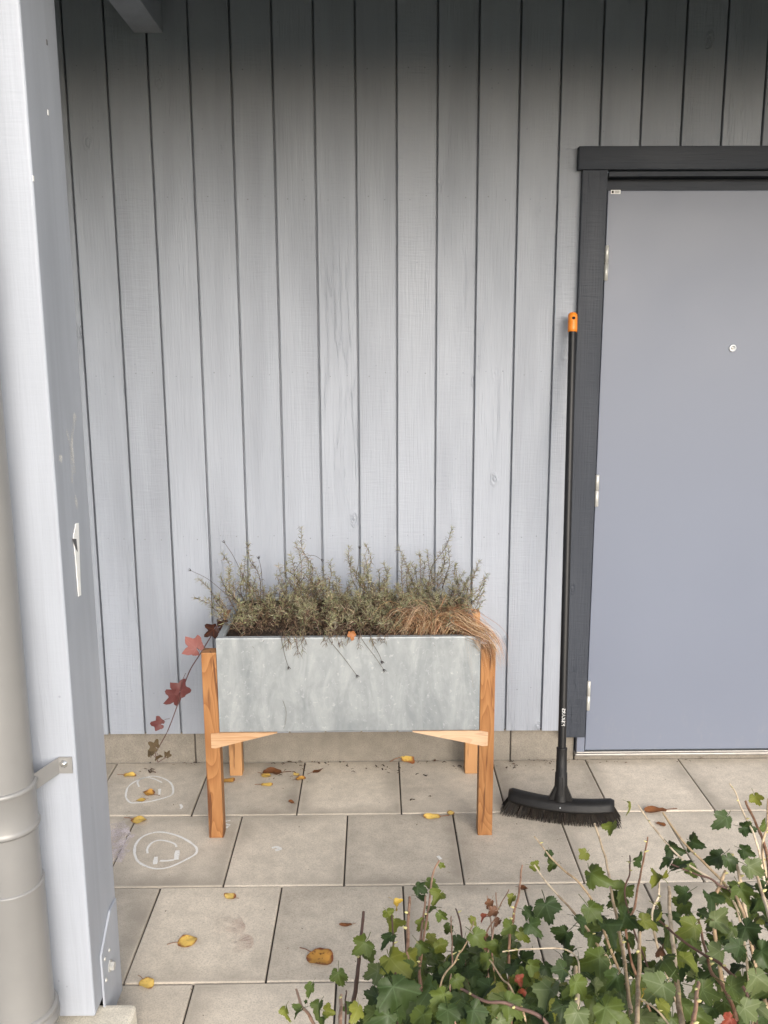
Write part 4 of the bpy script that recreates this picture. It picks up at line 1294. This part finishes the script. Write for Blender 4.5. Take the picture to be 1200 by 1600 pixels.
blk = link('broom_block', me, M['black'], broom, (0, 0, 0))
# bristle tufts
rr = random.Random(21)
B = Strands()
for row in range(6):
    v = -0.027 + 0.054 * row / 5
    for i in range(66):
        u = -0.96 + 1.92 * (i + rr.uniform(-.2, .2)) / 65
        for k in range(4):
            p0 = bpt_(u + rr.uniform(-.006, .006), v + rr.uniform(-.003, .003), ZK + 0.004)
            fl = 1.0 + 0.10 * abs(u) ** 1.5
            tip = cen + ux * (u * HL * 1.07 * fl + rr.uniform(-.004, .004)) + uy * (-0.020 * (1 - u * u) + 0.004 + v * 1.35 + rr.uniform(-.004, .004)) + Vector((0, 0, rr.uniform(0.0005, 0.006)))
            B.strip([p0, p0.lerp(tip, .5), tip], rr.uniform(0.0016, 0.0026), jit(rr.choice([(0.020, 0.015, 0.012), (0.012, 0.010, 0.009), (0.035, 0.026, 0.019)]), 0.3, rr), side=uy, taper=0.6)
tag(B.build('bristles', M['bristle'], broom, cen), kind='stuff')
# socket and handle
sock0 = bpt_(0.0, 0.002, ZK + 0.026)
top = on_y(895.5, 489, -0.082)
top = Vector((top.x, -0.078, top.z))
hb = sock0 + Vector((0, 0.0, 0.006))
ax = (top - hb).normalized()
Lh = (top - hb).length
def at_py(py):
    """distance along the handle whose picture height is py"""
    lo, hi = 0.0, Lh
    for _ in range(40):
        m_ = (lo + hi) / 2
        v = RW.transposed() @ (hb + ax * m_ - CAM)
        y = 800 + F_PX * v.y / v.z
        if y > py:
            lo = m_
        else:
            hi = m_
    return lo
d1, d2, d3 = at_py(1206), at_py(1168), at_py(519)
so = lathe_obj('socket', M['black'], broom, hb - ax * 0.006, ax, [(0, 0.024), (0.02, 0.0225), (d1 * 0.6, 0.0215), (d1 + 0.004, 0.0205), (d1 + 0.006, 0.0185), (d2 - 0.002, 0.0175), (d2 + 0.002, 0.0185), (d2 + 0.006, 0.0185), (d2 + 0.0075, 0.0140)], 24)
# flared web of the socket on the block
poly = [bpt_(-0.24, -0.012, ZK + 0.026), bpt_(0.24, -0.012, ZK + 0.026), bpt_(0.15, -0.008, ZK + 0.062), bpt_(0.11, -0.006, ZK + 0.080), bpt_(-0.11, -0.006, ZK + 0.080), bpt_(-0.15, -0.008, ZK + 0.062)]
prism('socket_web', M['black'], broom, poly, poly[0], uy * 0.024, 0.003)
for s in (-1, 1):
    box_ = tube_obj('socket_rib', M['black'], so, [hb + ax * 0.02 - uy * 0.0215 + ux * 0.006 * s, hb + ax * (d1 * 0.9) - uy * 0.0205 + ux * 0.005 * s], 0.0022, 6)
lathe_obj('screw_head', M['steel'], broom, bpt_(0.0, -0.030, ZK + 0.016), -uy + Vector((0, 0, 0.3)), [(0, 0.0032), (0.002, 0.003), (0.003, 0.001)], 10)
lathe_obj('handle', M['tube'], broom, hb + ax * d2, ax, [(0, 0.0138), (d3 - d2 + 0.01, 0.0132)], 24)
capo = lathe_obj('handle_cap', M['orange'], broom, hb + ax * d3, ax, [(0, 0.0145), (0.001, 0.0162), (0.012, 0.0166), (Lh - d3 - 0.014, 0.0162), (Lh - d3 - 0.005, 0.0150), (Lh - d3, 0.011)], 24)
hp = hb + ax * at_py(497)
q = (CAM - hp)
q.z = 0
q.normalize()
q = Vector((0, -1, 0))
lathe_obj('hanging_hole', M['hole'], capo, hp + q * 0.0135, q, [(0, 0.0056), (0.0042, 0.0056)], 16)
# maker's lettering up the handle
cu = bpy.data.curves.new('printed_lettering', 'FONT')
cu.body = 'FISKARS'
cu.size = 1.0
cu.align_x = 'CENTER'
cu.align_y = 'CENTER'
cu.resolution_u = 3
tob = bpy.data.objects.new('tmp_text', cu)
COL.objects.link(tob)
bpy.context.view_layer.update()
dg = bpy.context.evaluated_depsgraph_get()
tme = bpy.data.meshes.new_from_object(tob.evaluated_get(dg))
bpy.data.objects.remove(tob)
xs = [v.co.x for v in tme.vertices]
ys = [v.co.y for v in tme.vertices]
da, db = at_py(1133), at_py(1106)
kx = (db - da) / (max(xs) - min(xs))
ky = 0.0115 / (max(ys) - min(ys))
fwd = Vector((0, -1, 0)) - ax * ax.dot(Vector((0, -1, 0)))
fwd.normalize()
sidev = ax.cross(fwd)
cl_ = hb + ax * ((da + db) / 2)
for v in tme.vertices:
    al = (v.co.x - (max(xs) + min(xs)) / 2) * kx
    ac = (v.co.y - (max(ys) + min(ys)) / 2) * ky
    th_ = ac / 0.0142
    v.co = ax * al + (fwd * math.cos(th_) + sidev * math.sin(th_)) * 0.0142
lt_ = link('printed_lettering', tme, M['white'], broom, rel(broom, cl_))
# pale thread caught in the bristles
tube_obj('caught_thread', M['white'], broom, catmull([on_z(795, 1266, .008), on_z(806, 1264, .012), on_z(812, 1262, .016), on_z(808, 1268, .006), on_z(818, 1268, .004)], 14), 0.0008, 4)

# ================================================================== CURRANT BUSHES
def depth_y(py):
    return -1.56 - (py - 1300) / 300.0 * 0.62
CUR_SPEC = [
    dict(base=(-0.12, -2.02), label='low currant bush at the left end with yellow-tipped shoots',
         canes=[([(568, 1425), (563, 1475), (558, 1530), (548, 1600)], .0042, 'cane_dark'), ([(640, 1402), (638, 1440), (637, 1490)], .0038, 'cane_red'),
                ([(665, 1400), (660, 1445), (655, 1510)], .0028, 'cane_red'), ([(686, 1345), (676, 1368), (668, 1430), (656, 1510)], .0026, 'cane_red'),
                ([(463, 1546), (470, 1570), (486, 1592)], .0028, 'cane_red'), ([(533, 1555), (532, 1600)], .0036, 'cane_red'), ([(541, 1548), (540, 1590)], .0018, 'cane_dark'), ([(612, 1425), (614, 1470), (618, 1520)], .0022, 'cane_dark')],
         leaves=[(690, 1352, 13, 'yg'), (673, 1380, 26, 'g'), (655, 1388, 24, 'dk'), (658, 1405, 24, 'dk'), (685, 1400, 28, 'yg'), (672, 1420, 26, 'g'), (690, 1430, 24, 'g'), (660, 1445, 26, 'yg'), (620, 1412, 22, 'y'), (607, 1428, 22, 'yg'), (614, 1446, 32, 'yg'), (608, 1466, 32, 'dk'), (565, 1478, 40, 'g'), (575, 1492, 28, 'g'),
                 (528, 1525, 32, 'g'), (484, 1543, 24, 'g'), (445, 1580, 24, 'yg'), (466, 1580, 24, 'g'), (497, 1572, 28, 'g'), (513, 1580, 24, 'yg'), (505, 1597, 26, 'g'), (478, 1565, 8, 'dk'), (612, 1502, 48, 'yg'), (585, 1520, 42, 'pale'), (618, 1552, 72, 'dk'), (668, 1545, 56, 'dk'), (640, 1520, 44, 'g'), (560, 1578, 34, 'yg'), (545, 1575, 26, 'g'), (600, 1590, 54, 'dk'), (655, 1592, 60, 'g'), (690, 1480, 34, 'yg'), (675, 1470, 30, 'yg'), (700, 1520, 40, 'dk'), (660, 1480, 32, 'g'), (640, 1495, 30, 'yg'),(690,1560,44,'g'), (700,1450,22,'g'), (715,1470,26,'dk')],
         polys=[([(560, 1640), (585, 1560), (640, 1500), (690, 1470), (715, 1640)], 70, 'g')]),
    dict(base=(0.28, -2.05), label='middle currant bush with withered brown leaves at its top',
         canes=[([(816, 1352), (811, 1392), (803, 1432)], .0028, 'cane_red'), ([(835, 1352), (862, 1388), (893, 1422), (930, 1470)], .0026, 'cane_pale'), ([(705, 1432), (706, 1465), (707, 1500)], .0016, 'cane_red'),
                ([(712, 1420), (718, 1440)], .002, 'cane_dark'), ([(775, 1395), (776, 1420), (770, 1460)], .0016, 'cane_red'), ([(795, 1390), (782, 1415), (775, 1430)], .0014, 'cane_red'), ([(785, 1487), (840, 1482), (885, 1484), (905, 1510), (900, 1580)], .0018, 'cane_pale'), ([(720, 1545), (760, 1565), (800, 1572)], .003, 'cane_dark'),
                ([(740, 1440), (725, 1480), (712, 1500)], .0016, 'cane_pale'), ([(900, 1511), (902, 1545), (903, 1580)], .0048, 'cane_pale'), ([(765, 1500), (785, 1530), (800, 1548)], .0018, 'cane_pale'), ([(761, 1400), (764, 1420), (768, 1450)], .0016, 'cane_red')],
         leaves=[(800, 1403, 18, 'yg'), (835, 1354, 22, 'yg'), (738, 1437, 18, 'yg'), (765, 1412, 20, 'br'), (757, 1432, 16, 'r'), (771, 1425, 20, 'br'), (778, 1440, 16, 'br'), (760, 1470, 24, 'br'), (825, 1425, 26, 'dk'), (832, 1448, 32, 'dk'), (815, 1460, 28, 'yg'), (795, 1450, 30, 'g'), (745, 1465, 36, 'g'), (720, 1490, 34, 'dk'), (775, 1480, 32, 'g'), (800, 1515, 38, 'dk'), (832, 1510, 28, 'g'), (855, 1515, 30, 'dk'), (875, 1515, 36, 'dk'),
                 (812, 1532, 22, 'r'), (816, 1550, 16, 'r'), (858, 1555, 62, 'pale'), (760, 1545, 46, 'dk'), (735, 1520, 36, 'dk'), (800, 1570, 52, 'g'), (745, 1585, 54, 'dk'), (700, 1585, 46, 'dk'), (785, 1600, 40, 'pale'), (900, 1590, 56, 'pale'), (715, 1535, 30, 'g'), (840, 1590, 44, 'dk'), (758, 1500, 32, 'g')],
         polys=[([(690, 1640), (690, 1520), (720, 1475), (800, 1470), (815, 1500), (870, 1535), (900, 1640)], 110, 'dk')]),
    dict(base=(0.78, -2.0), label='tall currant bush at the right with long pale canes in front of the door',
         canes=[([(929, 1287), (947, 1345), (957, 1400), (966, 1450), (976, 1505), (983, 1560), (986, 1610)], .0036, 'cane_pale'), ([(1045, 1386), (1048, 1440), (1054, 1500), (1060, 1560), (1066, 1610)], .0050, 'cane_pale'),
                ([(1000, 1457), (998, 1520), (995, 1605)], .0046, 'cane_pale'), ([(1012, 1308), (1003, 1355), (992, 1415)], .0026, 'cane_red'), ([(984, 1337), (985, 1362)], .0020, 'cane_dark'),
                ([(997, 1258), (1030, 1305), (1072, 1348), (1120, 1382)], .0026, 'cane_pale'), ([(1036, 1270), (1065, 1312), (1102, 1350), (1140, 1390), (1158, 1418)], .0032, 'cane_pale'), ([(1048, 1350), (1085, 1365), (1120, 1380)], .0024, 'cane_dark'),
                ([(1140, 1224), (1150, 1240), (1163, 1275), (1180, 1310)], .0024, 'cane_pale'), ([(1165, 1252), (1190, 1308), (1200, 1350), (1207, 1450)], .0042, 'cane_red'), ([(1183, 1370), (1195, 1410), (1210, 1460)], .0044, 'cane_pale'), ([(1133, 1361), (1128, 1378)], .0042, 'cane_pale'), ([(1142, 1334), (1152, 1355)], .0040, 'cane_pale'),
                ([(1091, 1437), (1102, 1480), (1112, 1520), (1132, 1545)], .0034, 'cane_red'), ([(1028, 1437), (1070, 1472), (1100, 1492), (1135, 1515)], .0030, 'cane_dark'), ([(1030, 1370), (1029, 1398)], .0026, 'cane_pale'), ([(835, 1307), (868, 1348), (912, 1388)], .0026, 'cane_pale'), ([(1091, 1535), (1088, 1570)], .0040, 'cane_red'), ([(1000, 1560), (1035, 1588)], .0020, 'cane_pale'), ([(1200, 1248), (1199, 1290)], .0030, 'cane_pale')],
         leaves=[(858, 1334, 18, 'dk'), (864, 1352, 20, 'g'), (855, 1420, 48, 'dk'), (880, 1462, 44, 'dk'), (912, 1335, 24, 'yg'), (925, 1368, 44, 'g'), (955, 1292, 27, 'yg'), (985, 1257, 18, 'yg'), (998, 1345, 28, 'dk'), (975, 1390, 44, 'g'), (1052, 1325, 30, 'dk'), (1085, 1317, 30, 'dk'), (1062, 1358, 44, 'dk'), (1045, 1345, 28, 'dk'), (1082, 1360, 36, 'g'), (1132, 1280, 36, 'dk'), (1166, 1294, 30, 'dk'), (1180, 1247, 24, 'yg'), (1120, 1340, 38, 'dk'), (1140, 1345, 34, 'dk'), (1175, 1357, 38, 'pale'), (1165, 1330, 30, 'dk'), (1195, 1290, 28, 'g'),
                 (1030, 1375, 34, 'yg'), (1068, 1398, 36, 'dk'), (1110, 1405, 38, 'dk'), (1135, 1400, 36, 'g'), (1190, 1390, 40, 'dk'), (1160, 1395, 38, 'g'), (925, 1425, 46, 'g'), (950, 1450, 46, 'dk'), (905, 1440, 34, 'dk'), (975, 1435, 44, 'dk'), (925, 1465, 32, 'g'), (1010, 1440, 36, 'yg'), (1035, 1420, 32, 'yg'), (1080, 1450, 42, 'yg'), (1125, 1440, 48, 'pale'), (1170, 1455, 48, 'dk'), (1120, 1490, 50, 'pale'), (1040, 1505, 44, 'g'), (1030, 1545, 62, 'pale'), (1010, 1555, 22, 'y'), (1035, 1575, 40, 'yg'), (930, 1500, 54, 'g'), (960, 1530, 40, 'dk'), (905, 1540, 46, 'g'), (1075, 1500, 40, 'yg'), (1105, 1550, 54, 'g'), (1150, 1545, 52, 'g'), (1185, 1535, 56, 'pale'), (1138, 1595, 28, 'r'), (1170, 1580, 50, 'pale'), (1035, 1485, 26, 'br'), (1090, 1590, 46, 'g'), (1195, 1490, 48, 'dk'), (950, 1580, 56, 'g'), (1190, 1425, 44, 'dk'), (1150, 1480, 40, 'dk'), (975, 1595, 46, 'yg')],
         polys=[([(870, 1640), (880, 1500), (920, 1420), (980, 1400), (1010, 1420), (1090, 1410), (1130, 1390), (1330, 1330), (1360, 1640)], 192, 'mix'), ([(1200, 1640), (1200, 1260), (1330, 1260), (1360, 1640)], 42, 'mix')]),
]
def inside(x, y, poly):
    c = False
    j = len(poly) - 1
    for i in range(len(poly)):
        xi, yi = poly[i]
        xj, yj = poly[j]
        if (yi > y) != (yj > y) and x < (xj - xi) * (y - yi) / (yj - yi) + xi:
            c = not c
        j = i
    return c
SUNV = Vector((-0.1, -0.55, 1.0)).normalized()
for bi, sp in enumerate(CUR_SPEC):
    rr = random.Random(900 + bi)
    bx, by = sp['base']
    root = empty('currant_bush', (bx, by, -0.012), sp['label'], 'bush', 'currant bushes along the front of the paving')
    knots = []
    for pts, r, mt in sp['canes']:
        off = rr.uniform(-0.03, 0.03)
        n0 = len(pts)
        y0 = depth_y(pts[0][1])
        w3 = []
        for i, (a, b) in enumerate(pts):
            yy = y0 + (depth_y(b) - y0) * 0.85 + off
            w3.append(on_y(a, b, yy))
        # carry on to the root inside the bush
        foot = Vector((bx + (w3[-1].x - bx) * 0.35 + rr.uniform(-.05, .05), by + rr.uniform(-.06, .06), -0.03))
        lastd = (w3[-1] - w3[-2]).normalized()
        w3.append(w3[-1] + lastd * 0.06 + Vector((0, 0, -0.05)))
        w3.append(w3[-1].lerp(foot, 0.5))
        w3.append(foot)
        q = catmull(w3, 10 * len(w3))
        nq = len(q)
        # slight kinks at the nodes
        for i in range(1, nq - 1):
            q[i] = q[i] + Vector((mnoise.noise(q[i] * 30), mnoise.noise(q[i] * 30 + Vector((9, 0, 0))), 0)) * 0.0018
        rad = [r * (0.62 + 0.4 * min(1, i / (nq * 0.7))) * (1 + (0.16 if i % 7 == 3 else 0)) for i in range(nq)]
        cn = tube_obj('cane', M[mt], root, q, rad, 7)
        knots += q
        for k in range(rr.randint(1, 4)):
            i = rr.randint(1, int(nq * 0.5))
            a = rr.uniform(0, 6.28)
            d = Vector((math.cos(a), -abs(math.sin(a)), 0.6)).normalized()
            lathe_obj('bud', M['bud'], cn, q[i] + d * r * 0.5, d, [(0, r * 0.5), (0.002, r * 0.75), (0.005, r * 0.55), (0.008, 0.0003)], 6)
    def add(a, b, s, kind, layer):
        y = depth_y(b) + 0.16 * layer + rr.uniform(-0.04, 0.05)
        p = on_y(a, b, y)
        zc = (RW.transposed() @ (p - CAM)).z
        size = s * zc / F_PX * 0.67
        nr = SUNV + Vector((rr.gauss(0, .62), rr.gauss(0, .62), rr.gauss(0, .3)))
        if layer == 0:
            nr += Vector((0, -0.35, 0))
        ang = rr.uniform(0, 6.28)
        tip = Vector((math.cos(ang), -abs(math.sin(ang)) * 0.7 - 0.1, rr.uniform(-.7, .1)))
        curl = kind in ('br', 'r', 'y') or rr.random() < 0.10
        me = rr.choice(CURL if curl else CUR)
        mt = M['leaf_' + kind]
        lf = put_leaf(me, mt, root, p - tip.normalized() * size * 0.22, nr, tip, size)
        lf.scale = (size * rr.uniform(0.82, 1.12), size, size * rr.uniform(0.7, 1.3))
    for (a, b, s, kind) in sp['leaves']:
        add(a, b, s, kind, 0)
    for poly, n, kind in sp['polys']:
        got = []
        x0, x1 = min(p[0] for p in poly), max(p[0] for p in poly)
        y0, y1 = min(p[1] for p in poly), max(p[1] for p in poly)
        tries = 0
        while len(got) < n and tries < 4000:
            tries += 1
            a, b = rr.uniform(x0, x1), rr.uniform(y0, y1)
            if not inside(a, b, poly):
                continue
            if any((a - u) ** 2 + (b - v) ** 2 < 12 ** 2 for u, v in got):
                continue
            got.append((a, b))
            kk = rr.choices(['dk', 'g', 'pale', 'yg', 'br'], [4, 5, 1.6, 0.8, 0.2])[0]
            add(a, b, 22 + (b - 1300) / 300 * 20 + rr.uniform(-8, 14), kk, rr.choice((0.6, 1.0, 1.5, 2.2)))
